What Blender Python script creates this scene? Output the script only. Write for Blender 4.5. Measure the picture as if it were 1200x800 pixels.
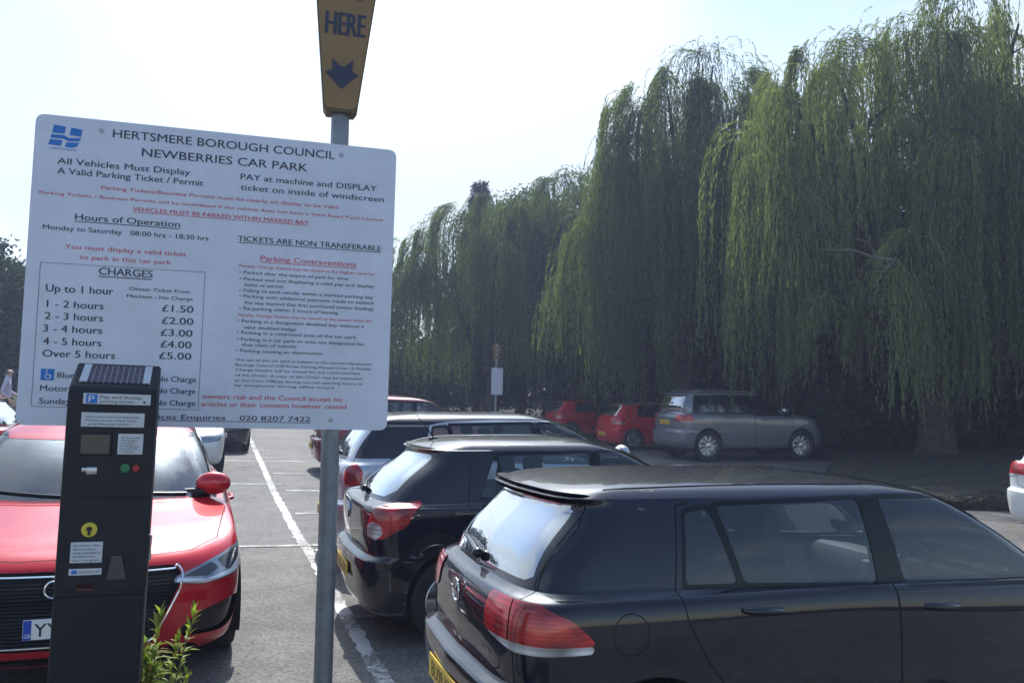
import bpy, bmesh, math, random
import numpy as np
from mathutils import Vector, Matrix
from mathutils.bvhtree import BVHTree

for o in list(bpy.data.objects):
    bpy.data.objects.remove(o, do_unlink=True)
sc = bpy.context.scene
col = sc.collection
R = math.radians
random.seed(7)
rng = np.random.default_rng(11)

# ------------------------------------------------------------------ camera, sky, sun, exposure
CAM_H = 1.75
cam_d = bpy.data.cameras.new('camera')
cam = bpy.data.objects.new('camera', cam_d)
col.objects.link(cam)
cam_d.sensor_width = 36.0
cam_d.lens = 980 / 1200 * 36
cam_d.clip_start = 0.05
cam_d.clip_end = 6000
cam.matrix_world = (Matrix.Translation((0, 0, CAM_H)) @ Matrix.Rotation(R(90 + 4.09), 4, 'X')
                    @ Matrix.Rotation(0.0155, 4, 'Z'))
sc.camera = cam

SUN_EL, SUN_AZ = R(47), R(-11)            # azimuth from +Y, negative = to the left
world = bpy.data.worlds.new('World')
sc.world = world
world.use_nodes = True
nt = world.node_tree
nt.nodes.clear()
N = nt.nodes.new


def lk(tree, a, b):
    tree.links.new(a, b)


wo = N('ShaderNodeOutputWorld')
bg = N('ShaderNodeBackground')
bg.inputs['Strength'].default_value = 0.11
sky = N('ShaderNodeTexSky')
sky.sky_type = 'NISHITA'
sky.sun_disc = False
sky.sun_elevation = SUN_EL
sky.sun_rotation = SUN_AZ
sky.dust_density = 0.7
sky.air_density = 1.3
sky.ozone_density = 2.0
tc = N('ShaderNodeTexCoord')
sep = N('ShaderNodeSeparateXYZ')
lk(nt, tc.outputs['Generated'], sep.inputs[0])
zm = N('ShaderNodeMath'); zm.operation = 'MAXIMUM'; zm.inputs[1].default_value = 0.0
lk(nt, sep.outputs['Z'], zm.inputs[0])
za = N('ShaderNodeMath'); za.operation = 'ADD'; za.inputs[1].default_value = 0.16
lk(nt, zm.outputs[0], za.inputs[0])
dv = N('ShaderNodeVectorMath'); dv.operation = 'DIVIDE'
cmb = N('ShaderNodeCombineXYZ')
for i in range(3):
    lk(nt, za.outputs[0], cmb.inputs[i])
lk(nt, tc.outputs['Generated'], dv.inputs[0]); lk(nt, cmb.outputs[0], dv.inputs[1])
mp = N('ShaderNodeMapping'); mp.inputs['Scale'].default_value = (1, 1, 0.0); mp.inputs['Location'].default_value = (3.1, 1.7, 0)
lk(nt, dv.outputs[0], mp.inputs[0])
cn = N('ShaderNodeTexNoise'); cn.inputs['Scale'].default_value = 1.15; cn.inputs['Detail'].default_value = 9
cn.inputs['Roughness'].default_value = 0.58; cn.inputs['Distortion'].default_value = 0.35
lk(nt, mp.outputs[0], cn.inputs['Vector'])
# cloud cover thins out behind the camera and thickens towards the sun
dt = N('ShaderNodeVectorMath'); dt.operation = 'DOT_PRODUCT'; dt.inputs[1].default_value = (-0.22, 0.88, -0.60)
lk(nt, tc.outputs['Generated'], dt.inputs[0])
cv = N('ShaderNodeMath'); cv.operation = 'MULTIPLY_ADD'; cv.inputs[1].default_value = 0.145
lk(nt, dt.outputs['Value'], cv.inputs[0]); lk(nt, cn.outputs['Fac'], cv.inputs[2])
cr = N('ShaderNodeValToRGB')
cr.color_ramp.elements[0].position = 0.42; cr.color_ramp.elements[0].color = (0, 0, 0, 1)
cr.color_ramp.elements[1].position = 0.66; cr.color_ramp.elements[1].color = (1, 1, 1, 1)
lk(nt, cv.outputs[0], cr.inputs[0])
mx = N('ShaderNodeMix'); mx.data_type = 'RGBA'
lk(nt, cr.outputs[0], mx.inputs['Factor'])
lk(nt, sky.outputs[0], mx.inputs['A'])
# thin cloud scatters forward: brighter towards the sun
ds = N('ShaderNodeVectorMath'); ds.operation = 'DOT_PRODUCT'
ds.inputs[1].default_value = (math.sin(SUN_AZ) * math.cos(SUN_EL), math.cos(SUN_AZ) * math.cos(SUN_EL), math.sin(SUN_EL))
lk(nt, tc.outputs['Generated'], ds.inputs[0])
dm = N('ShaderNodeMath'); dm.operation = 'MAXIMUM'; dm.inputs[1].default_value = 0.0
lk(nt, ds.outputs['Value'], dm.inputs[0])
dp = N('ShaderNodeMath'); dp.operation = 'POWER'; dp.inputs[1].default_value = 34.0
lk(nt, dm.outputs[0], dp.inputs[0])
br = N('ShaderNodeMapRange'); br.inputs['From Min'].default_value = 0.0; br.inputs['From Max'].default_value = 1.0
br.inputs['To Min'].default_value = 5.2; br.inputs['To Max'].default_value = 95.0
lk(nt, dp.outputs[0], br.inputs['Value'])
bc = N('ShaderNodeVectorMath'); bc.operation = 'SCALE'; bc.inputs[0].default_value = (0.87, 0.985, 1.07)
lk(nt, br.outputs[0], bc.inputs['Scale'])
lk(nt, bc.outputs[0], mx.inputs['B'])
lk(nt, mx.outputs['Result'], bg.inputs['Color'])
lk(nt, bg.outputs[0], wo.inputs['Surface'])

sun_d = bpy.data.lights.new('sun', 'SUN')
sun_d.energy = 3.4
sun_d.angle = R(0.6)
sun_d.color = (1.0, 0.965, 0.93)
sun = bpy.data.objects.new('sun', sun_d)
col.objects.link(sun)
sd = Vector((math.sin(SUN_AZ) * math.cos(SUN_EL), math.cos(SUN_AZ) * math.cos(SUN_EL), math.sin(SUN_EL)))
sun.rotation_euler = sd.to_track_quat('Z', 'Y').to_euler()

sc.view_settings.view_transform = 'Standard'
sc.view_settings.look = 'None'
sc.view_settings.gamma = 1
sc.view_settings.exposure = 0.85
sc.render.engine = 'CYCLES'
sc.cycles.max_bounces = 8
sc.cycles.transparent_max_bounces = 16
sc.cycles.caustics_reflective = False
sc.cycles.caustics_refractive = False


# ------------------------------------------------------------------ helpers: materials
def newmat(name):
    m = bpy.data.materials.new(name)
    m.use_nodes = True
    m.node_tree.nodes.clear()
    return m


def pbr(name, color, rough=0.5, metal=0.0, coat=0.0, coat_r=0.03, spec=0.5, noise=0.0, nscale=8.0, bump=0.0, bscale=60.0, rvar=0.0, trans=0.0):
    m = newmat(name)
    t = m.node_tree
    n = t.nodes.new
    out = n('ShaderNodeOutputMaterial')
    b = n('ShaderNodeBsdfPrincipled')
    b.inputs['Base Color'].default_value = (*color, 1)
    b.inputs['Roughness'].default_value = rough
    b.inputs['Metallic'].default_value = metal
    b.inputs['Coat Weight'].default_value = coat
    b.inputs['Coat Roughness'].default_value = coat_r
    b.inputs['Specular IOR Level'].default_value = spec
    if trans:
        b.inputs['Transmission Weight'].default_value = trans
    lk(t, b.outputs[0], out.inputs['Surface'])
    tcn = n('ShaderNodeTexCoord')
    if noise > 0 or rvar > 0:
        nz = n('ShaderNodeTexNoise'); nz.inputs['Scale'].default_value = nscale; nz.inputs['Detail'].default_value = 6
        nz.inputs['Roughness'].default_value = 0.65
        lk(t, tcn.outputs['Object'], nz.inputs['Vector'])
        if noise > 0:
            rp = n('ShaderNodeValToRGB')
            rp.color_ramp.elements[0].position = 0.3; rp.color_ramp.elements[1].position = 0.7
            rp.color_ramp.elements[0].color = (*[max(0, c * (1 - noise)) for c in color], 1)
            rp.color_ramp.elements[1].color = (*[min(1, c * (1 + noise)) for c in color], 1)
            lk(t, nz.outputs['Fac'], rp.inputs[0])
            lk(t, rp.outputs[0], b.inputs['Base Color'])
        if rvar > 0:
            mr = n('ShaderNodeMapRange')
            mr.inputs['To Min'].default_value = max(0.0, rough - rvar); mr.inputs['To Max'].default_value = rough + rvar
            lk(t, nz.outputs['Fac'], mr.inputs['Value'])
            lk(t, mr.outputs[0], b.inputs['Roughness'])
    if bump > 0:
        nb = n('ShaderNodeTexNoise'); nb.inputs['Scale'].default_value = bscale; nb.inputs['Detail'].default_value = 4
        lk(t, tcn.outputs['Object'], nb.inputs['Vector'])
        bp = n('ShaderNodeBump'); bp.inputs['Strength'].default_value = bump; bp.inputs['Distance'].default_value = 0.01
        lk(t, nb.outputs['Fac'], bp.inputs['Height'])
        lk(t, bp.outputs[0], b.inputs['Normal'])
    return m


def paint(name, color, metal=0.25, rough=0.32, dirt=(0.16, 0.14, 0.12)):
    """car paint: base with clear coat, fine flake, thin film of road dust towards the sills"""
    m = newmat(name)
    t = m.node_tree; n = t.nodes.new
    out = n('ShaderNodeOutputMaterial'); b = n('ShaderNodeBsdfPrincipled')
    b.inputs['Metallic'].default_value = metal
    b.inputs['Coat Weight'].default_value = 1.0
    b.inputs['Coat IOR'].default_value = 1.56
    b.inputs['Coat Roughness'].default_value = 0.02
    b.inputs['Specular IOR Level'].default_value = 0.08
    tcn = n('ShaderNodeTexCoord')
    nz = n('ShaderNodeTexNoise'); nz.inputs['Scale'].default_value = 3.0; nz.inputs['Detail'].default_value = 8; nz.inputs['Roughness'].default_value = 0.7
    lk(t, tcn.outputs['Object'], nz.inputs['Vector'])
    sp = n('ShaderNodeSeparateXYZ'); lk(t, tcn.outputs['Object'], sp.inputs[0])
    mr = n('ShaderNodeMapRange'); mr.inputs['From Min'].default_value = 0.6; mr.inputs['From Max'].default_value = 0.15
    mr.inputs['To Min'].default_value = 0.0; mr.inputs['To Max'].default_value = 0.28
    lk(t, sp.outputs['Z'], mr.inputs['Value'])
    mu = n('ShaderNodeMath'); mu.operation = 'MULTIPLY'
    lk(t, mr.outputs[0], mu.inputs[0]); lk(t, nz.outputs['Fac'], mu.inputs[1])
    mc = n('ShaderNodeMix'); mc.data_type = 'RGBA'
    mc.inputs['A'].default_value = (*color, 1); mc.inputs['B'].default_value = (*dirt, 1)
    lk(t, mu.outputs[0], mc.inputs['Factor'])
    lk(t, mc.outputs['Result'], b.inputs['Base Color'])
    ra = n('ShaderNodeMath'); ra.operation = 'ADD'; ra.inputs[1].default_value = rough
    lk(t, mu.outputs[0], ra.inputs[0]); lk(t, ra.outputs[0], b.inputs['Roughness'])
    cw = n('ShaderNodeMath'); cw.operation = 'SUBTRACT'; cw.inputs[0].default_value = 1.0
    lk(t, mu.outputs[0], cw.inputs[1]); lk(t, cw.outputs[0], b.inputs['Coat Weight'])
    lk(t, b.outputs[0], out.inputs['Surface'])
    return m


def glassmat(name, tint, tcol=(0.55, 0.62, 0.62), base=0.06, gain=1.1):
    """thin car glass: see-through with a fresnel mirror on top"""
    m = newmat(name)
    t = m.node_tree; n = t.nodes.new
    out = n('ShaderNodeOutputMaterial')
    tr = n('ShaderNodeBsdfTransparent'); tr.inputs[0].default_value = (tint * tcol[0] / 0.6, tint * tcol[1] / 0.6, tint * tcol[2] / 0.6, 1)
    gl = n('ShaderNodeBsdfGlossy'); gl.inputs['Roughness'].default_value = 0.012; gl.inputs[0].default_value = (0.96, 0.98, 1, 1)
    fr = n('ShaderNodeFresnel'); fr.inputs['IOR'].default_value = 1.6
    ma = n('ShaderNodeMath'); ma.operation = 'MULTIPLY_ADD'; ma.inputs[1].default_value = gain; ma.inputs[2].default_value = base
    ma.use_clamp = True
    lk(t, fr.outputs[0], ma.inputs[0])
    mxs = n('ShaderNodeMixShader')
    lk(t, ma.outputs[0], mxs.inputs[0]); lk(t, tr.outputs[0], mxs.inputs[1]); lk(t, gl.outputs[0], mxs.inputs[2])
    lk(t, mxs.outputs[0], out.inputs['Surface'])
    return m


def lensmat(name, color, scale=55.0, rough=0.12):
    """moulded lamp lens: coloured plastic over fluted reflectors"""
    m = newmat(name)
    t = m.node_tree; n = t.nodes.new
    out = n('ShaderNodeOutputMaterial'); b = n('ShaderNodeBsdfPrincipled')
    tcn = n('ShaderNodeTexCoord')
    sp = n('ShaderNodeSeparateXYZ'); lk(t, tcn.outputs['Object'], sp.inputs[0])
    # flutes: soft vertical banding plus darker reflector cells behind the lens
    fl = n('ShaderNodeTexWave'); fl.bands_direction = 'Z'; fl.inputs['Scale'].default_value = scale * .25; fl.inputs['Distortion'].default_value = 0.4
    lk(t, tcn.outputs['Object'], fl.inputs['Vector'])
    nz = n('ShaderNodeTexVoronoi'); nz.feature = 'SMOOTH_F1'; nz.inputs['Scale'].default_value = 9; nz.inputs['Smoothness'].default_value = 0.6
    lk(t, tcn.outputs['Object'], nz.inputs['Vector'])
    rp = n('ShaderNodeValToRGB')
    rp.color_ramp.elements[0].position = 0.1; rp.color_ramp.elements[1].position = 0.75
    rp.color_ramp.elements[0].color = (*[min(1, c * 1.5) for c in color], 1); rp.color_ramp.elements[1].color = (*[c * 0.35 for c in color], 1)
    lk(t, nz.outputs['Distance'], rp.inputs[0])
    mm = n('ShaderNodeMix'); mm.data_type = 'RGBA'; mm.blend_type = 'MULTIPLY'; mm.inputs['Factor'].default_value = 0.35
    lk(t, rp.outputs[0], mm.inputs['A']); lk(t, fl.outputs['Color'], mm.inputs['B'])
    lk(t, mm.outputs['Result'], b.inputs['Base Color'])
    b.inputs['Roughness'].default_value = 0.3; b.inputs['Metallic'].default_value = 0.25
    b.inputs['Coat Weight'].default_value = 1.0; b.inputs['Coat Roughness'].default_value = 0.015
    lk(t, b.outputs[0], out.inputs['Surface'])
    return m


def leafmat(name, c0, c1, trans=0.45, rough=0.5, streak=None):
    m = newmat(name)
    t = m.node_tree; n = t.nodes.new
    out = n('ShaderNodeOutputMaterial')
    geo = n('ShaderNodeNewGeometry')
    tcn = n('ShaderNodeTexCoord')
    nz = n('ShaderNodeTexNoise'); nz.inputs['Scale'].default_value = 0.8; nz.inputs['Detail'].default_value = 3
    if streak:
        mpn = n('ShaderNodeMapping'); mpn.inputs['Scale'].default_value = streak
        lk(t, tcn.outputs['Object'], mpn.inputs[0]); lk(t, mpn.outputs[0], nz.inputs['Vector'])
        nz.inputs['Scale'].default_value = 1.0; nz.inputs['Detail'].default_value = 2
    else:
        lk(t, tcn.outputs['Object'], nz.inputs['Vector'])
    ad = n('ShaderNodeMath'); ad.operation = 'MULTIPLY_ADD'; ad.inputs[1].default_value = 0.32 if streak else 0.5
    lk(t, geo.outputs['Random Per Island'], ad.inputs[0])
    sb = n('ShaderNodeMath'); sb.operation = 'MULTIPLY'; sb.inputs[1].default_value = 0.78 if streak else 0.55
    lk(t, nz.outputs['Fac'], sb.inputs[0]); lk(t, sb.outputs[0], ad.inputs[2])
    rp = n('ShaderNodeValToRGB')
    rp.color_ramp.elements[0].position = 0.2; rp.color_ramp.elements[1].position = 0.85
    rp.color_ramp.elements[0].color = (*c0, 1); rp.color_ramp.elements[1].color = (*c1, 1)
    lk(t, ad.outputs[0], rp.inputs[0])
    d = n('ShaderNodeBsdfDiffuse'); lk(t, rp.outputs[0], d.inputs[0])
    tl = n('ShaderNodeBsdfTranslucent')
    hs = n('ShaderNodeMix'); hs.data_type = 'RGBA'; hs.blend_type = 'MULTIPLY'; hs.inputs['Factor'].default_value = 1
    lk(t, rp.outputs[0], hs.inputs['A']); hs.inputs['B'].default_value = (1.15, 1.25, 0.6, 1)
    lk(t, hs.outputs['Result'], tl.inputs[0])
    mxs = n('ShaderNodeMixShader'); mxs.inputs[0].default_value = trans
    lk(t, d.outputs[0], mxs.inputs[1]); lk(t, tl.outputs[0], mxs.inputs[2])
    gl = n('ShaderNodeBsdfGlossy'); gl.inputs['Roughness'].default_value = rough
    m2 = n('ShaderNodeMixShader'); m2.inputs[0].default_value = 0.02
    lk(t, mxs.outputs[0], m2.inputs[1]); lk(t, gl.outputs[0], m2.inputs[2])
    lk(t, m2.outputs[0], out.inputs['Surface'])
    return m


M = {}
M['black_trim'] = pbr('black_trim', (0.006, 0.006, 0.007), 0.22, spec=0.35)
M['gap'] = pbr('gap', (0.004, 0.004, 0.005), 0.9)
M['rubber'] = pbr('rubber', (0.018, 0.018, 0.019), 0.8, noise=0.3, nscale=20)
M['alloy'] = pbr('alloy', (0.55, 0.56, 0.58), 0.28, 0.9, noise=0.15)
M['chrome'] = pbr('chrome', (0.8, 0.81, 0.83), 0.09, 1.0)
M['cabin'] = pbr('cabin', (0.016, 0.016, 0.019), 0.7, noise=0.3, bump=0.3, bscale=150)
M['seat_cloth'] = pbr('seat_cloth', (0.035, 0.036, 0.04), 0.9, noise=0.35, nscale=40, bump=0.3, bscale=200)
M['lining'] = pbr('lining', (0.032, 0.032, 0.035), 0.9, noise=0.1)
M['red_lens'] = lensmat('red_lens', (0.55, 0.012, 0.02))
M['pink_lens'] = lensmat('pink_lens', (0.80, 0.035, 0.03), 80)
M['clear_lens'] = lensmat('clear_lens', (0.62, 0.62, 0.64), 40)
M['lamp_dark'] = pbr('lamp_dark', (0.05, 0.055, 0.065), 0.12, 0.5, coat=1)
M['lamp_silver'] = pbr('lamp_silver', (0.26, 0.29, 0.33), 0.22, 0.6, coat=1, noise=.35, nscale=12)
M['led'] = pbr('led', (0.75, 0.8, 0.85), 0.2, 0.3, coat=1)
M['plate_yellow'] = pbr('plate_yellow', (0.78, 0.50, 0.03), 0.35, noise=0.06)
M['plate_white'] = pbr('plate_white', (0.75, 0.76, 0.76), 0.35, noise=0.05)
M['plate_black'] = pbr('plate_black', (0.01, 0.01, 0.012), 0.4)
M['plate_blue'] = pbr('plate_blue', (0.01, 0.06, 0.45), 0.4)
M['glass'] = glassmat('car_glass', 0.80, tcol=(0.56, 0.61, 0.63), base=0.015, gain=1.2)
M['glass_rear'] = glassmat('car_glass_dark', 0.25, base=0.26, gain=2.6)
M['glass_front'] = glassmat('car_glass_windscreen', 0.82, tcol=(0.55, 0.61, 0.60), base=0.06, gain=1.7)
M['privacy'] = glassmat('car_glass_privacy', 0.12, base=0.05)
M['mirror'] = pbr('mirror', (0.9, 0.9, 0.92), 0.02, 1.0)
M['underbody'] = pbr('underbody', (0.01, 0.01, 0.01), 0.9)
M['galv'] = pbr('galvanised_steel', (0.20, 0.22, 0.25), 0.5, 0.55, noise=0.22, nscale=14, rvar=0.1, bump=0.1, bscale=90)
M['pale_bark'] = pbr('pale_bark', (0.16, 0.14, 0.115), 0.9, noise=0.35, nscale=8, bump=.6, bscale=20)
M['bark'] = pbr('bark', (0.055, 0.045, 0.035), 0.95, noise=0.5, nscale=6, bump=1.0, bscale=14)
M['willow_leaf'] = leafmat('willow_leaf', (0.022, 0.038, 0.020), (0.20, 0.245, 0.09), 0.48, streak=(1.5, 1.5, 0.22))
M['willow_leaf_pale'] = leafmat('willow_leaf_pale', (0.024, 0.040, 0.020), (0.28, 0.325, 0.125), 0.5, streak=(1.3, 1.3, 0.2))
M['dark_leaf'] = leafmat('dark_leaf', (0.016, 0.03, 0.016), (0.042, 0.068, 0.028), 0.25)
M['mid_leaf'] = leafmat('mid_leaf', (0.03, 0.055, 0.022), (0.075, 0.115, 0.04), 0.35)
M['needle'] = leafmat('needle', (0.016, 0.032, 0.024), (0.035, 0.06, 0.04), 0.15)
M['weed_leaf'] = leafmat('weed_leaf', (0.12, 0.18, 0.035), (0.30, 0.36, 0.08), 0.5)
M['weed_dry'] = leafmat('weed_dry', (0.20, 0.14, 0.05), (0.30, 0.22, 0.08), 0.4)
M['stem'] = pbr('stem', (0.12, 0.10, 0.05), 0.8, noise=0.3)


# ------------------------------------------------------------------ helpers: objects
def tag(o, label=None, cat=None, group=None, kind=None):
    if label: o['label'] = label
    if cat: o['category'] = cat
    if group: o['group'] = group
    if kind: o['kind'] = kind
    return o


def empty(name, loc=(0, 0, 0), rz=0.0):
    o = bpy.data.objects.new(name, None)
    o.empty_display_size = 0.2
    col.objects.link(o)
    o.location = loc
    o.rotation_euler = (0, 0, rz)
    return o


def link(name, me, parent=None):
    o = bpy.data.objects.new(name, me)
    col.objects.link(o)
    if parent is not None:
        o.parent = parent
    return o


def np_mesh(name, verts, faces, mats, smooth=False, mat_idx=None):
    """verts (n,3), faces (m,4) or (m,3) numpy arrays"""
    me = bpy.data.meshes.new(name)
    verts = np.asarray(verts, np.float32); faces = np.asarray(faces, np.int32)
    k = faces.shape[1]
    me.vertices.add(len(verts)); me.vertices.foreach_set('co', verts.ravel())
    me.loops.add(faces.size); me.loops.foreach_set('vertex_index', faces.ravel())
    me.polygons.add(len(faces))
    me.polygons.foreach_set('loop_start', np.arange(0, faces.size, k, dtype=np.int32))
    me.polygons.foreach_set('loop_total', np.full(len(faces), k, np.int32))
    if smooth:
        me.polygons.foreach_set('use_smooth', np.ones(len(faces), bool))
    if mat_idx is not None:
        me.polygons.foreach_set('material_index', np.asarray(mat_idx, np.int32))
    for m in (mats if isinstance(mats, (list, tuple)) else [mats]):
        me.materials.append(m)
    me.update(calc_edges=True)
    return me


class MB:
    """mesh builder: collects simple shapes, links them as one object"""

    def __init__(self):
        self.bm = bmesh.new()
        self.mi = 0

    def _fin(self, fs, smooth):
        for f in fs:
            f.material_index = self.mi
            f.smooth = smooth

    def box(self, c, s, rot=None, bevel=0.0, seg=2, smooth=True):
        mat = Matrix.Translation(c)
        if rot is not None:
            mat = mat @ rot
        mat = mat @ Matrix.Diagonal((s[0], s[1], s[2], 1))
        r = bmesh.ops.create_cube(self.bm, size=1.0, matrix=mat)
        vs = r['verts']
        fs = list({f for v in vs for f in v.link_faces})
        if bevel > 0:
            es = list({e for v in vs for e in v.link_edges})
            q = bmesh.ops.bevel(self.bm, geom=es, offset=bevel, segments=seg, profile=0.5, affect='EDGES', clamp_overlap=True)
            fs = list({f for v in q['verts'] for f in v.link_faces} | {f for f in fs if f.is_valid})
        self._fin(fs, smooth and bevel > 0)
        return self

    def tube(self, pts, rad, n=10, cap=True, smooth=True):
        pts = [Vector(p) for p in pts]
        if not isinstance(rad, (list, tuple)):
            rad = [rad] * len(pts)
        rings = []
        up = Vector((0, 0, 1))
        prev = None
        for i, p in enumerate(pts):
            t = (pts[min(i + 1, len(pts) - 1)] - pts[max(i - 1, 0)]).normalized()
            if prev is None:
                a = t.orthogonal().normalized()
            else:
                a = (prev - t * prev.dot(t)).normalized()
            prev = a
            b = t.cross(a)
            rings.append([self.bm.verts.new(p + rad[i] * (math.cos(2 * math.pi * k / n) * a + math.sin(2 * math.pi * k / n) * b)) for k in range(n)])
        fs = []
        for i in range(len(rings) - 1):
            for k in range(n):
                fs.append(self.bm.faces.new((rings[i][k], rings[i][(k + 1) % n], rings[i + 1][(k + 1) % n], rings[i + 1][k])))
        self._fin(fs, smooth)
        if cap:
            c = [self.bm.faces.new(rings[0][::-1]), self.bm.faces.new(rings[-1])]
            self._fin(c, False)
        return self

    def lathe(self, prof, n=40, mat=Matrix.Identity(4), smooth=True, close=False):
        """prof: (r, h) pairs; axis = local Y"""
        rings = []
        for r, h in prof:
            rings.append([self.bm.verts.new(mat @ Vector((r * math.cos(2 * math.pi * k / n), h, r * math.sin(2 * math.pi * k / n)))) for k in range(n)])
        fs = []
        rr = list(range(len(rings)))
        pairs = list(zip(rr[:-1], rr[1:])) + ([(rr[-1], rr[0])] if close else [])
        for i, j in pairs:
            for k in range(n):
                fs.append(self.bm.faces.new((rings[i][k], rings[i][(k + 1) % n], rings[j][(k + 1) % n], rings[j][k])))
        self._fin(fs, smooth)
        return self

    def prism(self, poly, d0, d1, mat=Matrix.Identity(4), smooth=False):
        """polygon in local XZ extruded along local Y from d0 to d1"""
        a = [self.bm.verts.new(mat @ Vector((p[0], d0, p[1]))) for p in poly]
        b = [self.bm.verts.new(mat @ Vector((p[0], d1, p[1]))) for p in poly]
        n = len(poly)
        fs = [self.bm.faces.new(a), self.bm.faces.new(b[::-1])]
        self._fin(fs, False)
        fs = [self.bm.faces.new((a[i], b[i], b[(i + 1) % n], a[(i + 1) % n])) for i in range(n)]
        self._fin(fs, smooth)
        return self

    def ball(self, c, s, u=20, v=12, rot=None):
        mat = Matrix.Translation(c)
        if rot is not None:
            mat = mat @ rot
        mat = mat @ Matrix.Diagonal((*s, 1))
        r = bmesh.ops.create_uvsphere(self.bm, u_segments=u, v_segments=v, radius=1.0, matrix=mat)
        self._fin({f for w in r['verts'] for f in w.link_faces}, True)
        return self

    def add_mesh(self, me, mat, mi=None):
        tmp = me.copy()
        tmp.transform(mat)
        tmp.polygons.foreach_set('material_index', np.full(len(tmp.polygons), self.mi, np.int32))
        tmp.polygons.foreach_set('use_smooth', np.zeros(len(tmp.polygons), bool))
        self.bm.from_mesh(tmp)
        bpy.data.meshes.remove(tmp)
        return self

    def build(self, name, mats, parent=None, recalc=True, autosmooth=True):
        if recalc:
            bmesh.ops.recalc_face_normals(self.bm, faces=self.bm.faces[:])
        if autosmooth:
            for e in self.bm.edges:
                if len(e.link_faces) == 2 and e.calc_face_angle(0) > R(38):
                    e.smooth = False
        me = bpy.data.meshes.new(name)
        self.bm.to_mesh(me)
        self.bm.free()
        for m in (mats if isinstance(mats, (list, tuple)) else [mats]):
            me.materials.append(m)
        return link(name, me, parent)


_txt = {}


def text_mesh(s, bold=0.0):
    """outline of a line of text, cap height 1, left aligned at x=0, as a flat mesh"""
    key = (s, bold)
    if key not in _txt:
        cu = bpy.data.curves.new('t', 'FONT')
        cu.body = s
        cu.size = 1.0
        cu.offset = bold
        cu.resolution_u = 3
        ob = bpy.data.objects.new('t', cu)
        col.objects.link(ob)
        bpy.context.view_layer.update()
        dg = bpy.context.evaluated_depsgraph_get()
        me = bpy.data.meshes.new_from_object(ob.evaluated_get(dg))
        bpy.data.objects.remove(ob)
        co = np.empty(len(me.vertices) * 3); me.vertices.foreach_get('co', co); co = co.reshape(-1, 3)
        w = co[:, 0].max() if len(co) else 1
        x0 = co[:, 0].min() if len(co) else 0
        co[:, 0] -= x0
        co[:, :2] /= 0.73
        me.vertices.foreach_set('co', co.astype(np.float32).ravel())
        _txt[key] = (me, (w - x0) / 0.73)
    return _txt[key]


def put_text(mb, s, x0, x1, z, h, mat, bold=0.0, y=0.0, base=False):
    """line s between x0 and x1 (local XZ plane, front towards -Y) with cap height h, centre at z"""
    me, w = text_mesh(s, 0.0)
    sx = (x1 - x0) / max(w, 1e-4)
    if bold > 0:
        dx = bold * 3.4 * h
        m = mat @ Matrix.Translation((x0 + dx, y - .0002, z - (0 if base else h / 2))) @ Matrix.Rotation(R(90), 4, 'X') @ Matrix.Diagonal((sx, h, 1, 1))
        mb.add_mesh(me, m)
    m = mat @ Matrix.Translation((x0, y, z - (0 if base else h / 2))) @ Matrix.Rotation(R(90), 4, 'X') @ Matrix.Diagonal((sx, h, 1, 1))
    mb.add_mesh(me, m)


# ------------------------------------------------------------------ ground
def gz(x, y):
    return 0.016 * max(0, y - 5) + 0.03 * max(0, -x - 1.5) * min(1, max(0, (y - 3) / 6))


def gzn(x, y):
    return 0.016 * np.maximum(0, y - 5) + 0.03 * np.maximum(0, -x - 1.5) * np.clip((y - 3) / 6, 0, 1)


def sheet(xs, ys, zf):
    X, Y = np.meshgrid(xs, ys)
    V = np.stack([X, Y, zf(X, Y)], -1).reshape(-1, 3)
    nx, ny = len(xs), len(ys)
    i = np.arange(nx - 1)[None, :] + nx * np.arange(ny - 1)[:, None]
    F = np.stack([i, i + 1, i + nx + 1, i + nx], -1).reshape(-1, 4)
    return V, F


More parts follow.
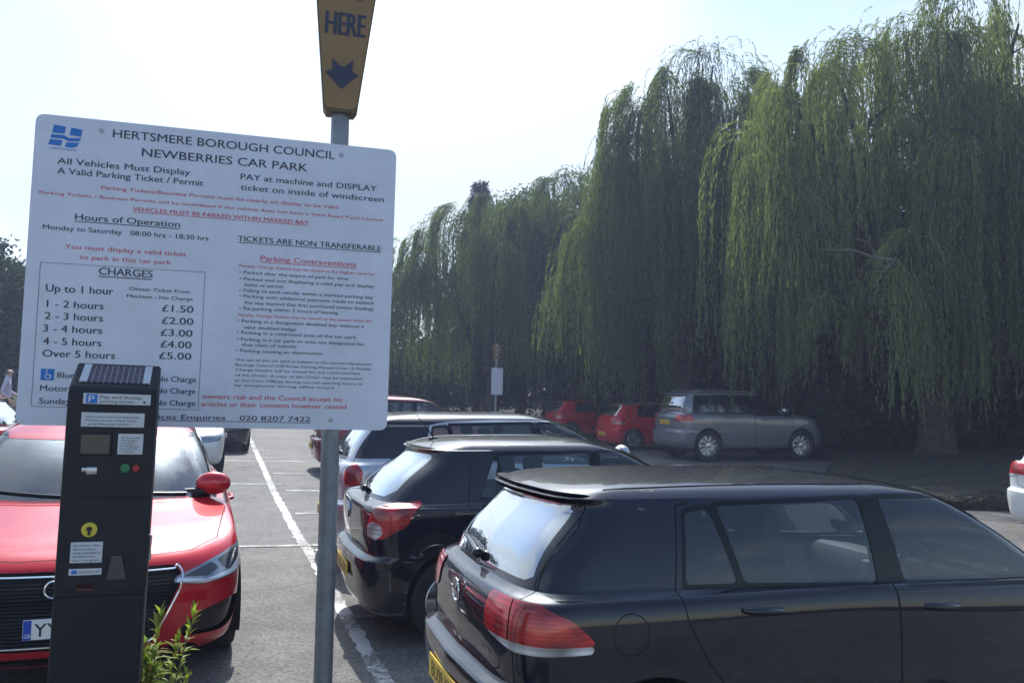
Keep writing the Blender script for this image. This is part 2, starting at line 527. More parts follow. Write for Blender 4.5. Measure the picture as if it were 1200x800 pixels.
def asphalt():
    m = newmat('asphalt')
    t = m.node_tree; n = t.nodes.new
    out = n('ShaderNodeOutputMaterial'); b = n('ShaderNodeBsdfPrincipled')
    tcn = n('ShaderNodeTexCoord')
    def noise(scale, det=6, ro=0.6):
        q = n('ShaderNodeTexNoise'); q.inputs['Scale'].default_value = scale; q.inputs['Detail'].default_value = det
        q.inputs['Roughness'].default_value = ro
        lk(t, tcn.outputs['Object'], q.inputs['Vector']); return q
    fine = n('ShaderNodeTexVoronoi'); fine.inputs['Scale'].default_value = 62; lk(t, tcn.outputs['Object'], fine.inputs['Vector'])
    med = noise(2.2, 8, 0.7); big = noise(0.32, 5, 0.6); sp = noise(45, 3, 0.7)
    r1 = n('ShaderNodeValToRGB')
    r1.color_ramp.elements[0].position = 0.32; r1.color_ramp.elements[0].color = (0.098, 0.096, 0.093, 1)
    r1.color_ramp.elements[1].position = 0.70; r1.color_ramp.elements[1].color = (0.175, 0.171, 0.164, 1)
    lk(t, med.outputs['Fac'], r1.inputs[0])
    r2 = n('ShaderNodeValToRGB')
    r2.color_ramp.elements[0].position = 0.0; r2.color_ramp.elements[0].color = (0.42, 0.42, 0.42, 1)
    r2.color_ramp.elements[1].position = 1.0; r2.color_ramp.elements[1].color = (1.7, 1.68, 1.6, 1)
    lk(t, fine.outputs['Color'], r2.inputs[0])
    m1 = n('ShaderNodeMix'); m1.data_type = 'RGBA'; m1.blend_type = 'MULTIPLY'; m1.inputs['Factor'].default_value = 0.85
    lk(t, r1.outputs[0], m1.inputs['A']); lk(t, r2.outputs[0], m1.inputs['B'])
    r3 = n('ShaderNodeValToRGB')
    r3.color_ramp.elements[0].position = 0.35; r3.color_ramp.elements[0].color = (0.72, 0.72, 0.73, 1)
    r3.color_ramp.elements[1].position = 0.65; r3.color_ramp.elements[1].color = (1.12, 1.1, 1.06, 1)
    lk(t, big.outputs['Fac'], r3.inputs[0])
    m2 = n('ShaderNodeMix'); m2.data_type = 'RGBA'; m2.blend_type = 'MULTIPLY'; m2.inputs['Factor'].default_value = 1
    lk(t, m1.outputs['Result'], m2.inputs['A']); lk(t, r3.outputs[0], m2.inputs['B'])
    st = noise(0.9, 2, 0.5)
    r4 = n('ShaderNodeValToRGB')
    r4.color_ramp.elements[0].position = 0.66; r4.color_ramp.elements[0].color = (1, 1, 1, 1)
    r4.color_ramp.elements[1].position = 0.74; r4.color_ramp.elements[1].color = (0.55, 0.54, 0.53, 1)
    lk(t, st.outputs['Fac'], r4.inputs[0])
    m3 = n('ShaderNodeMix'); m3.data_type = 'RGBA'; m3.blend_type = 'MULTIPLY'; m3.inputs['Factor'].default_value = 1
    lk(t, m2.outputs['Result'], m3.inputs['A']); lk(t, r4.outputs[0], m3.inputs['B'])
    wp = n('ShaderNodeVectorMath'); wp.operation = 'ADD'
    lk(t, tcn.outputs['Object'], wp.inputs[0])
    wsc = n('ShaderNodeVectorMath'); wsc.operation = 'SCALE'; wsc.inputs['Scale'].default_value = 0.8
    lk(t, med.outputs['Color'], wsc.inputs[0]); lk(t, wsc.outputs[0], wp.inputs[1])
    ck = n('ShaderNodeTexVoronoi'); ck.feature = 'DISTANCE_TO_EDGE'; ck.inputs['Scale'].default_value = 0.33
    lk(t, wp.outputs[0], ck.inputs['Vector'])
    r5 = n('ShaderNodeValToRGB')
    r5.color_ramp.elements[0].position = 0.0; r5.color_ramp.elements[0].color = (0.35, 0.35, 0.35, 1)
    r5.color_ramp.elements[1].position = 0.006; r5.color_ramp.elements[1].color = (1, 1, 1, 1)
    lk(t, ck.outputs['Distance'], r5.inputs[0])
    m4 = n('ShaderNodeMix'); m4.data_type = 'RGBA'; m4.blend_type = 'MULTIPLY'; m4.inputs['Factor'].default_value = 0.7
    lk(t, m3.outputs['Result'], m4.inputs['A']); lk(t, r5.outputs[0], m4.inputs['B'])
    lk(t, m4.outputs['Result'], b.inputs['Base Color'])
    b.inputs['Roughness'].default_value = 0.85
    bp = n('ShaderNodeBump'); bp.inputs['Strength'].default_value = 0.7; bp.inputs['Distance'].default_value = 0.006
    lk(t, fine.outputs['Distance'], bp.inputs['Height'])
    bp2 = n('ShaderNodeBump'); bp2.inputs['Strength'].default_value = 0.5; bp2.inputs['Distance'].default_value = 0.01
    lk(t, sp.outputs['Fac'], bp2.inputs['Height']); lk(t, bp.outputs[0], bp2.inputs['Normal'])
    lk(t, bp2.outputs[0], b.inputs['Normal'])
    lk(t, b.outputs[0], out.inputs['Surface'])
    return m


def axis(dense0, dense1, step, far):
    a = list(np.arange(dense0, dense1 + 1e-6, step))
    s = step; x = dense1; y = dense0
    while x < far:
        s *= 1.5; x += s; a.append(min(x, far))
    s = step
    while y > -far:
        s *= 1.5; y -= s; a.insert(0, max(y, -far))
    return np.array(sorted(set(np.round(a, 3))))


V, F = sheet(axis(-16, 16, 0.5, 900), axis(-2, 44, 0.5, 900), lambda X, Y: np.minimum(gzn(X, Y), 1.6))
ground = link('ground', np_mesh('ground', V, F, asphalt(), smooth=True))
tag(ground, kind='structure')

# painted bay lines: ribbons 4 mm above the asphalt, worn
def linepaint():
    m = newmat('line_paint')
    t = m.node_tree; n = t.nodes.new
    out = n('ShaderNodeOutputMaterial'); b = n('ShaderNodeBsdfPrincipled')
    tcn = n('ShaderNodeTexCoord')
    q = n('ShaderNodeTexNoise'); q.inputs['Scale'].default_value = 28; q.inputs['Detail'].default_value = 7; q.inputs['Roughness'].default_value = 0.75
    q2 = n('ShaderNodeTexNoise'); q2.inputs['Scale'].default_value = 1.6; q2.inputs['Detail'].default_value = 4
    lk(t, tcn.outputs['Object'], q.inputs['Vector']); lk(t, tcn.outputs['Object'], q2.inputs['Vector'])
    ad = n('ShaderNodeMath'); ad.operation = 'ADD'
    lk(t, q.outputs['Fac'], ad.inputs[0]); lk(t, q2.outputs['Fac'], ad.inputs[1])
    rp = n('ShaderNodeValToRGB')
    rp.color_ramp.elements[0].position = 0.455; rp.color_ramp.elements[0].color = (0.13, 0.127, 0.12, 1)
    rp.color_ramp.elements[1].position = 0.53; rp.color_ramp.elements[1].color = (0.50, 0.50, 0.49, 1)
    hf = n('ShaderNodeMath'); hf.operation = 'MULTIPLY'; hf.inputs[1].default_value = 0.5
    lk(t, ad.outputs[0], hf.inputs[0]); lk(t, hf.outputs[0], rp.inputs[0])
    lk(t, rp.outputs[0], b.inputs['Base Color']); b.inputs['Roughness'].default_value = 0.7
    bp = n('ShaderNodeBump'); bp.inputs['Strength'].default_value = 0.4; bp.inputs['Distance'].default_value = 0.0010
    lk(t, q.outputs['Fac'], bp.inputs['Height']); lk(t, bp.outputs[0], b.inputs['Normal'])
    lk(t, b.outputs[0], out.inputs['Surface'])
    return m


M['line'] = linepaint()


def ribbon(pts, w, lift=0.006):
    P = []
    for (x0, y0), (x1, y1) in zip(pts[:-1], pts[1:]):
        L = math.hypot(x1 - x0, y1 - y0); k = max(1, int(L / 0.07))
        for i in range(k):
            P.append((x0 + (x1 - x0) * i / k, y0 + (y1 - y0) * i / k))
    P.append(pts[-1])
    P = np.array(P)
    T = np.gradient(P, axis=0); T /= np.linalg.norm(T, axis=1)[:, None]
    Nn = np.stack([-T[:, 1], T[:, 0]], 1)
    # ragged painted edge
    jl = rng.normal(0, 0.008, len(P)); jr = rng.normal(0, 0.008, len(P))
    A = P + Nn * (w / 2 + jl)[:, None]; B = P - Nn * (w / 2 + jr)[:, None]
    V = np.concatenate([A, B]); V = np.c_[V, gzn(V[:, 0], V[:, 1]) + lift]
    n = len(P); i = np.arange(n - 1)
    F = np.stack([i, i + n, i + n + 1, i + 1], 1)
    return V, F


TH = R(19.0)                               # bay direction
U = np.array([math.cos(TH), math.sin(TH)]); W_ = np.array([-math.sin(TH), math.cos(TH)])
road_V, road_F, off = [], [], 0
main = [(0.35, 2.2), (-0.76, 5.33), (-1.37, 7.03), (-1.96, 8.66), (-2.67, 10.53), (-3.9, 13.95), (-5.55, 18.73), (-8.3, 26.6)]
for pts, w in [(main, 0.11)] + [([p, (p[0] + L * U[0], p[1] + L * U[1])], ww) for p, L, ww in [
        ((-6.2, 14.1), 2.3, 0.09), ((-4.6, 8.75), 2.6, 0.09), ((-2.96, 11.71), 4.6, 0.10), ((-3.72, 14.02), 4.6, 0.10),
        ((-2.12, 9.3), 4.6, 0.10), ((-1.2, 6.75), 4.6, 0.10), ((-4.6, 16.4), 4.6, 0.10), ((-5.4, 18.8), 4.6, 0.10),
        ((-9.8, 17.2), 4.7, 0.09), ((-10.8, 20.0), 4.9, 0.09)]]:
    v, f = ribbon(pts, w, 0.004 if w > 0.105 else 0.007)
    road_V.append(v); road_F.append(f + off); off += len(v)
tag(link('road_markings', np_mesh('road_markings', np.concatenate(road_V), np.concatenate(road_F), M['line'])), kind='structure')

# woodland verge: raised bank of soil and leaf litter behind the far bays, with a low timber edging
def verge_mat():
    m = newmat('leaf_litter')
    t = m.node_tree; n = t.nodes.new
    out = n('ShaderNodeOutputMaterial'); b = n('ShaderNodeBsdfPrincipled')
    tcn = n('ShaderNodeTexCoord')
    q = n('ShaderNodeTexNoise'); q.inputs['Scale'].default_value = 3; q.inputs['Detail'].default_value = 9; q.inputs['Roughness'].default_value = 0.75
    v = n('ShaderNodeTexVoronoi'); v.inputs['Scale'].default_value = 16
    lk(t, tcn.outputs['Object'], q.inputs['Vector']); lk(t, tcn.outputs['Object'], v.inputs['Vector'])
    rp = n('ShaderNodeValToRGB')
    rp.color_ramp.elements[0].position = 0.3; rp.color_ramp.elements[0].color = (0.022, 0.018, 0.013, 1)
    rp.color_ramp.elements[1].position = 0.72; rp.color_ramp.elements[1].color = (0.085, 0.06, 0.04, 1)
    e = rp.color_ramp.elements.new(0.5); e.color = (0.04, 0.042, 0.022, 1)
    lk(t, q.outputs['Fac'], rp.inputs[0])
    mm = n('ShaderNodeMix'); mm.data_type = 'RGBA'; mm.blend_type = 'MULTIPLY'; mm.inputs['Factor'].default_value = 0.6
    lk(t, rp.outputs[0], mm.inputs['A']); lk(t, v.outputs['Color'], mm.inputs['B'])
    lk(t, mm.outputs['Result'], b.inputs['Base Color']); b.inputs['Roughness'].default_value = 1
    bp = n('ShaderNodeBump'); bp.inputs['Strength'].default_value = 1; bp.inputs['Distance'].default_value = 0.05
    lk(t, v.outputs['Distance'], bp.inputs['Height']); lk(t, bp.outputs[0], b.inputs['Normal'])
    lk(t, b.outputs[0], out.inputs['Surface'])
    return m


edge = np.array([(-32, 24.0), (-22, 27.5), (-12, 31.0), (-5, 32.0), (2.2, 32.6), (6.6, 29.2), (8.7, 25.6), (8.5, 22.0), (7.2, 19.3), (6.5, 16.2), (6.3, 13.6), (8.6, 13.3), (13.2, 13.9), (13.9, 9), (14.5, 2), (16, -12)])
inw = np.array([(-40, 40), (-28, 46), (-14, 50), (-3, 50), (8, 46), (16, 40), (22, 32), (24, 27), (26, 23), (27, 20), (28, 18), (29, 16), (31, 13), (33, 8), (34, 2), (36, -14)])
far_ = inw + (inw - edge) * 6
rows = []
for a, h in [(0, 0.0), (0.002, 0.13), (0.02, 0.16), (0.08, 0.22), (0.18, 0.36), (0.34, 0.5), (0.6, 0.6), (1, 0.7)]:
    rows.append((edge + (inw - edge) * a, h))
rows.append((far_, 1.2))
vv = []
for P, h in rows:
    Q = []
    for i in range(len(P) - 1):
        for k in range(8):
            Q.append(P[i] + (P[i + 1] - P[i]) * k / 8)
    Q.append(P[-1]); Q = np.array(Q)
    wob = rng.normal(0, 0.035, len(Q)) * (h > 0.14)
    vv.append(np.c_[Q, np.minimum(gzn(Q[:, 0], Q[:, 1]), 1.6) + h + wob - (0.02 if h == 0 else 0)])
n_ = len(vv[0]); V = np.concatenate(vv)
F = np.array([(r * n_ + i, r * n_ + i + 1, (r + 1) * n_ + i + 1, (r + 1) * n_ + i) for r in range(len(vv) - 1) for i in range(n_ - 1)])
tag(link('verge', np_mesh('verge', V, F, verge_mat(), smooth=True)), kind='structure')


# ------------------------------------------------------------------ trees
def leaves_from(P, D, Wd, ln, wd):
    """diamond leaves: centre line starts at P, along D (unit) with length ln, width dir Wd"""
    n = len(P)
    a = P; c = P + D * ln[:, None]; m = P + D * (ln * 0.45)[:, None]
    b = m + Wd * (wd / 2)[:, None]; d = m - Wd * (wd / 2)[:, None]
    V = np.stack([a, b, c, d], 1).reshape(-1, 3)
    F = np.arange(4 * n).reshape(-1, 4)
    return V, F


def unit(v):
    return v / np.maximum(np.linalg.norm(v, axis=-1, keepdims=True), 1e-9)


def perp(D):
    r = unit(rng.normal(size=D.shape))
    return unit(np.cross(D, r))


def limbs(mb, base, targets, r0, fork=1.9):
    """a tapering trunk that splits into arching limbs towards the targets, each with a few side branches"""
    base = Vector(base)
    top = base + Vector((rng.normal(0, .15), rng.normal(0, .15), fork))
    mb.tube([base - Vector((0, 0, .3)), base + Vector((0, 0, .25)), base.lerp(top, .55) + Vector((.06, -.05, 0)), top], [r0 * 1.5, r0 * 1.1, r0 * .92, r0 * .85], n=12)
    for T in targets:
        T = Vector(T)
        s = top + Vector((0, 0, -.15))
        mid = s.lerp(T, .5) + Vector((rng.normal(0, .2), rng.normal(0, .2), .25 * (T - s).length * .6))
        pts = []
        for k in range(9):
            u = k / 8
            pts.append((1 - u) ** 2 * s + 2 * u * (1 - u) * mid + u * u * T + Vector((rng.normal(0, .05), rng.normal(0, .05), rng.normal(0, .05))) * (u > 0) * (u < 1))
        rad = [r0 * (.62 * (1 - u / 8) + .07) for u in range(9)]
        mb.tube(pts, rad, n=8)
        for k in (3, 4, 5, 6, 7):
            d = Vector((rng.normal(0, 1), rng.normal(0, 1), rng.normal(.3, .6))).normalized()
            L = rng.uniform(.8, 2.0)
            p = pts[k]
            mb.tube([p, p + d * L * .5 + Vector((0, 0, .1)), p + d * L + Vector((0, 0, -.05))], [rad[k] * .5, rad[k] * .3, .012], n=6)


def willow(label, base, lobes, n_str, zlow, mat, group='weeping willows along the verge', leaf=(.18, .026), gap=.07, fork=2.0, r0=.34, lmax=9.5, seed=1, bare=()):
    global rng
    rng = np.random.default_rng(seed)
    root = empty('willow_tree', base)
    tag(root, label, 'tree', group)
    lob = np.array(lobes, float)                          # cx cy cz rx ry rz (relative to base)
    wgt = lob[:, 3] * lob[:, 5] + lob[:, 3] * lob[:, 4]; wgt /= wgt.sum()
    S, O = [], []
    while len(S) < n_str:
        k = rng.choice(len(lob), p=wgt)
        c, r = lob[k, :3], lob[k, 3:]
        d = unit(rng.normal(size=3))
        if d[2] < -.25:
            continue
        rad = 1.0 if rng.random() < .55 else rng.uniform(.35, 1)
        p = c + d * r * rad
        bad = False
        for j in range(len(lob)):
            if j != k and np.linalg.norm((p - lob[j, :3]) / lob[j, 3:]) < .72 and rng.random() < .75:
                bad = True; break
        if bad:
            continue
        S.append(p); O.append(unit(np.array([d[0], d[1], .0]) + 1e-6))
    S = np.array(S); O = np.array(O)
    # clumping: strands gather into tresses hanging from shared twigs
    cl = rng.integers(0, len(S), max(20, len(S) // 40))
    near = cl[np.argmin(((S[:, None, :] - S[cl][None]) ** 2).sum(-1), 1)]
    own = np.linalg.norm(S[near] - S, axis=1, keepdims=True)
    pull = rng.uniform(.55, .95, (len(S), 1)) * (rng.random((len(S), 1)) < .92)
    S = S + (S[near] - S) * pull * np.array([1, 1, .8])
    PP, DD = [], []
    for i in range(len(S)):
        p0 = S[i]
        tress = near[i]
        q = np.random.default_rng(tress + seed * 1000)
        end = q.uniform(zlow[0], zlow[1]) + rng.normal(0, .45)
        L = min(max(p0[2] - end, .6), lmax * q.uniform(.22, 1.0) * rng.uniform(.6, 1.15))
        s = np.arange(0, L, gap)
        fwd = q.uniform(.15, 1.3)
        out = O[i] * fwd
        sway = rng.normal(0, .05, 2)
        x = p0[None, :] + out[None, :] * (1 - np.exp(-s / .7))[:, None]
        x[:, 0] += sway[0] * s * .5 + .06 * np.sin(s * 1.3 + rng.uniform(0, 6)); x[:, 1] += sway[1] * s * .5
        x[:, 2] = p0[2] + .35 * fwd * (1 - np.exp(-s / .35)) - np.maximum(0, s - .25 * (1 - np.exp(-s / .5)))
        PP.append(x)
        dd = np.gradient(x, axis=0) if len(x) > 1 else np.array([[0, 0, -1.]])
        DD.append(unit(dd))
    P = np.concatenate(PP); D = np.concatenate(DD)
    n = len(P)
    P = P + rng.normal(0, .018, P.shape)
    D = unit(D + rng.normal(0, .16, D.shape) + np.array([0, 0, -.25]))
    ln = rng.uniform(.65, 1.25, n) * leaf[0]; wd = rng.uniform(.7, 1.3, n) * leaf[1]
    V, F = leaves_from(P, D, perp(D), ln, wd)
    link('crown', np_mesh('crown', V, F, mat), root)
    mb = MB()
    limbs(mb, (0, 0, 0), [l[:3] + np.array([0, 0, l[5] * .55]) for l in lob], r0, fork)
    mb.build('trunk', M['bark'], root)
    if bare:
        mb = MB()
        for pts, r_0 in bare:
            k_ = len(pts) - 1
            mb.tube(pts, [r_0 * (1 - .85 * i / k_) for i in range(k_ + 1)], n=8)
        mb.build('bare_limb', M['pale_bark'], root)
    return root


def bushy(name, label, cat, base, lobes, n, mat, leaf=(.16, .10), group=None, r0=.2, fork=1.6, seed=1, clump=.35, trunk=True):
    """broad-leaved tree or shrub: leaves in clumps spread through the lobes' volume"""
    global rng
    rng = np.random.default_rng(seed)
    root = empty(name, base)
    tag(root, label, cat, group)
    lob = np.array(lobes, float)
    wgt = (lob[:, 3] * lob[:, 4] + lob[:, 3] * lob[:, 5]); wgt /= wgt.sum()
    nc = max(40, n // 90)
    k = rng.choice(len(lob), nc, p=wgt)
    d = unit(rng.normal(size=(nc, 3)))
    rad = rng.uniform(.0, 1, nc) ** .35
    C = lob[k, :3] + d * lob[k, 3:] * (rad * rng.normal(1, .07, nc))[:, None]
    i = rng.integers(0, nc, n)
    cs = rng.uniform(.5, 1.3, nc) * clump
    P = C[i] + rng.normal(0, 1, (n, 3)) * (cs[i] * np.array([[1, 1, .7]]).T).T
    P[:, 2] = np.maximum(P[:, 2], .05)
    D = unit(rng.normal(size=(n, 3)) + d[i] * .5 + np.array([0, 0, -.2]))
    V, F = leaves_from(P, D, perp(D), rng.uniform(.7, 1.3, n) * leaf[0], rng.uniform(.7, 1.3, n) * leaf[1])
    link('crown', np_mesh('crown', V, F, mat), root)
    if trunk:
        mb = MB()
        limbs(mb, (0, 0, 0), lob[:, :3], r0, fork)
        mb.build('trunk', M['bark'], root)
    return root


def vz(x, y, h=.3):
    return min(gz(x, y), 1.6) + h


# the willows
willow('largest willow, pale green curtains nearly to the ground beside the verge, reaching the top edge', (10.9, 21.5, vz(10.9, 21.5)),
       [(1.2, 1.8, 7.6, 4.2, 3.0, 4.2), (-3.8, -.2, 7.7, 1.2, 1.2, 2.5), (-4.0, -.5, 5.6, .9, 1.0, 1.8), (-2.5, 0, 8.5, 1.5, 1.3, 2.6), (-.4, .5, 9.9, 2.5, 2.0, 2.1), (2.4, 0, 9.6, 3.0, 2.2, 3.2),
        (-3.6, -2.6, 3.2, .9, .8, .8), (-2.7, -2.9, 3.5, .9, .8, 1.0), (-1.6, -2.6, 4.4, 1.0, .9, 1.6), (.6, -2.0, 6.6, 1.4, 1.2, 3.0), (2.6, -1.8, 7.2, 1.4, 1.2, 3.8), (4.6, -1.2, 7.6, 1.6, 1.3, 4.0)],
       6000, (1.0, 3.2), M['willow_leaf_pale'], seed=3, r0=.42,
       bare=[([(-.2, -.3, 3.2), (-.9, -1.3, 3.55), (-1.5, -2.2, 3.95), (-2.0, -2.9, 4.15), (-2.5, -3.3, 4.42), (-3.0, -3.5, 4.40), (-3.6, -3.7, 4.55), (-4.3, -3.8, 4.50)], .075),
             ([(-1.5, -2.2, 3.95), (-1.45, -2.8, 4.6), (-1.62, -3.1, 5.2), (-1.5, -3.2, 5.9)], .035),
             ([(-2.5, -3.3, 4.42), (-2.9, -3.6, 4.1), (-3.4, -3.9, 4.05)], .025),
             ([(-3.0, -3.5, 4.40), (-3.3, -3.8, 4.7), (-3.9, -4.0, 4.8)], .022)])
willow('willow with a thin feathery top, between the tallest willow and the low broad one', (5.7, 27.0, vz(5.7, 27)),
       [(0, 0, 8.0, 2.7, 2.6, 3.8), (-1.6, -.6, 7.6, 1.7, 1.6, 2.7), (1.3, -.4, 8.4, 1.9, 1.8, 3.8), (-2.5, -.2, 5.9, 1.3, 1.3, 3.3), (-.7, 0, 10.6, 2.0, 1.8, 1.5), (.9, .3, 11.6, 1.9, 1.5, 1.5), (1.9, 0, 10.4, 1.6, 1.4, 1.6)],
       3400, (1.0, 3.0), M['willow_leaf'], seed=5, r0=.34)
willow('low broad dark willow behind the car park sign on its grey post', (-.9, 34.5, vz(-.9, 34.5)),
       [(0, 0, 6.2, 3.6, 3.0, 3.4), (-2.8, -.4, 5.2, 2.2, 2.2, 2.6), (2.4, -.6, 7.0, 2.3, 2.0, 3.3), (3.6, 0, 7.6, 1.8, 1.6, 3.4), (.3, 0, 7.6, 2.0, 1.8, 1.9)],
       3600, (1.0, 2.4), M['willow_leaf'], seed=8, r0=.34, lmax=7.5)
willow('tall willow cut by the right edge of the picture, beside the largest one', (17.6, 21.0, vz(17.6, 21)),
       [(0, 0, 7.4, 4.4, 3.8, 4.0), (-2.6, -1, 7.2, 2.6, 2.4, 3.6), (0, -1, 9.4, 3, 2.5, 2.2)],
       2800, (1.0, 2.6), M['willow_leaf'], seed=12, r0=.4)

# trees and shrubs behind
def conifer(base, h, r, seed):
    global rng
    rng = np.random.default_rng(seed)
    root = empty('conifer_tree', base)
    tag(root, 'dark spired conifer standing up behind the low broad willow', 'tree')
    P, D = [], []
    mb = MB()
    mb.tube([(0, 0, -.3), (0, 0, h * .5), (0, 0, h)], [.22, .12, .015], n=8)
    z = h * .25
    while z < h * .99:
        k = 7
        for a in range(k):
            an = rng.uniform(0, 6.28); L = r * (1 - z / h) ** .8 * rng.uniform(.6, 1.15) + .12
            m = int(70 * L) + 12
            u = rng.uniform(.1, 1, m)
            q = np.stack([np.cos(an) * L * u, np.sin(an) * L * u, z + .25 * L * u - .35 * L * u * u], 1) + rng.normal(0, .09, (m, 3)) * (1.15 - u)[:, None] * 1.6
            P.append(q); D.append(np.tile([np.cos(an), np.sin(an), -.1], (m, 1)) + rng.normal(0, .6, (m, 3)))
        z += .22
    P = np.concatenate(P); D = unit(np.concatenate(D)); n = len(P)
    V, F = leaves_from(P, D, perp(D), rng.uniform(.2, .36, n), rng.uniform(.03, .06, n))
    link('crown', np_mesh('crown', V, F, M['needle']), root)
    mb.build('trunk', M['bark'], root)


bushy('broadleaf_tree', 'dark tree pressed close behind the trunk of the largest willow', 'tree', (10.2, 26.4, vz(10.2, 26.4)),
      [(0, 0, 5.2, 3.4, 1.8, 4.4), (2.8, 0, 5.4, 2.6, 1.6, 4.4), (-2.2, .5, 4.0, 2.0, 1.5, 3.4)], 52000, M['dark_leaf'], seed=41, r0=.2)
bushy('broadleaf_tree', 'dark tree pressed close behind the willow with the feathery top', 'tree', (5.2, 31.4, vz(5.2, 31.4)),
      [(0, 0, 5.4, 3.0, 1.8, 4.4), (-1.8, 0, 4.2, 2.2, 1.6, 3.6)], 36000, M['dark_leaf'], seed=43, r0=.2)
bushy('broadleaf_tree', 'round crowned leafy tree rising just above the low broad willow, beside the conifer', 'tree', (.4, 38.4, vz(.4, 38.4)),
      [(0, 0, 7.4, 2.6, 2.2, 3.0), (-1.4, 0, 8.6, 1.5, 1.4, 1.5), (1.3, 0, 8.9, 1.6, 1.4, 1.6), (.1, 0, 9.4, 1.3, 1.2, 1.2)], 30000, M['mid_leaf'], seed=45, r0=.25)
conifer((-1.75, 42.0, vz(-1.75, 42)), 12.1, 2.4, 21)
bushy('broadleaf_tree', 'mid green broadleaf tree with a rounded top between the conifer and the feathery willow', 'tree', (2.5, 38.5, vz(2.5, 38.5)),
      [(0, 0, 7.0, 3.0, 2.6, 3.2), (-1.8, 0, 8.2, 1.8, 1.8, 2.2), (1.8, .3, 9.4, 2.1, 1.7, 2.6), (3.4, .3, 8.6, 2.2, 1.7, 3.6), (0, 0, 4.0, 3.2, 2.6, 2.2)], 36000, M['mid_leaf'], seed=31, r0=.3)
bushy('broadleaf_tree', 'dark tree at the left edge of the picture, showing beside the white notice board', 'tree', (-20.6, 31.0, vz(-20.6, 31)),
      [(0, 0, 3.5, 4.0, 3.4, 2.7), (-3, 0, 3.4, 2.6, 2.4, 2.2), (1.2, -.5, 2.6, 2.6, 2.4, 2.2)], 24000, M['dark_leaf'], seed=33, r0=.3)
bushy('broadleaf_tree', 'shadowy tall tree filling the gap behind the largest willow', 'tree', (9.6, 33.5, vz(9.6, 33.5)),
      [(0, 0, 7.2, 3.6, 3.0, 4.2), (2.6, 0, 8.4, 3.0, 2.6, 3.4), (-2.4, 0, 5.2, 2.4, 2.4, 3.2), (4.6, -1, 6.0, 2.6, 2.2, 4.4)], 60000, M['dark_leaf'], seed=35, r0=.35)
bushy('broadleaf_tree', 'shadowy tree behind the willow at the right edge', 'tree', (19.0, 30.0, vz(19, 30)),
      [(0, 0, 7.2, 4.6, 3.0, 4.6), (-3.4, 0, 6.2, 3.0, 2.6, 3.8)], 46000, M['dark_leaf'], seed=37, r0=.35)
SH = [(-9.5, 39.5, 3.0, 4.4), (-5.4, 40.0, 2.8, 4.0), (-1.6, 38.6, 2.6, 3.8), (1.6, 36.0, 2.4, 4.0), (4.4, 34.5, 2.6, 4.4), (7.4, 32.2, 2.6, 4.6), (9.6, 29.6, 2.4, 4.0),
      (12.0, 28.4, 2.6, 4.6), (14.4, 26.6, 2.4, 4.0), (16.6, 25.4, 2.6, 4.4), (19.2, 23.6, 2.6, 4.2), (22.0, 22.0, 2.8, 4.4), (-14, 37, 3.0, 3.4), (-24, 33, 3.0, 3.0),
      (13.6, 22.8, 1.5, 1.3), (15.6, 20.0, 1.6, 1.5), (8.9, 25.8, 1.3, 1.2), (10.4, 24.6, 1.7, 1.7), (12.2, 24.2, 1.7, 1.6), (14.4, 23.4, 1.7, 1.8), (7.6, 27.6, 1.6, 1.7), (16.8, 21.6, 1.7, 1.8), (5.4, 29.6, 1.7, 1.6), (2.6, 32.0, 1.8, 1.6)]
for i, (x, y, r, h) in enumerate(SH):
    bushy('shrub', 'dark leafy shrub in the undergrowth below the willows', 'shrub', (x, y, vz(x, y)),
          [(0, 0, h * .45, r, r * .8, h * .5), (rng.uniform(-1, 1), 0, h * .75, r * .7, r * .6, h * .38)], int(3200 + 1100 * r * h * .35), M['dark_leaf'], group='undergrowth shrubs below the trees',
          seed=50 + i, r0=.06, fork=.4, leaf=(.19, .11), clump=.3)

# the far wood that closes the view behind everything: one mass
rng = np.random.default_rng(99)
n = 70000
ang = rng.uniform(R(-62), R(62), n)
rad = rng.uniform(50, 66, n)
topz = 6.5 + 1.6 * np.sin(ang * 9) + 1.1 * np.sin(ang * 23 + 1) + .7 * np.sin(ang * 51)
zz = rng.uniform(0, 1, n) ** .8 * topz * (1 - .35 * ((rad - 58) / 8) ** 2)
P = np.stack([np.sin(ang) * rad, np.cos(ang) * rad, zz + 1.0], 1) + rng.normal(0, .3, (n, 3))
D = unit(rng.normal(size=(n, 3)))
V, F = leaves_from(P, D, perp(D), rng.uniform(.35, .7, n), rng.uniform(.25, .45, n))
tag(link('woodland', np_mesh('woodland', V, F, M['dark_leaf'])), 'dark mass of woodland closing the view behind the willows', 'woodland', kind='stuff')


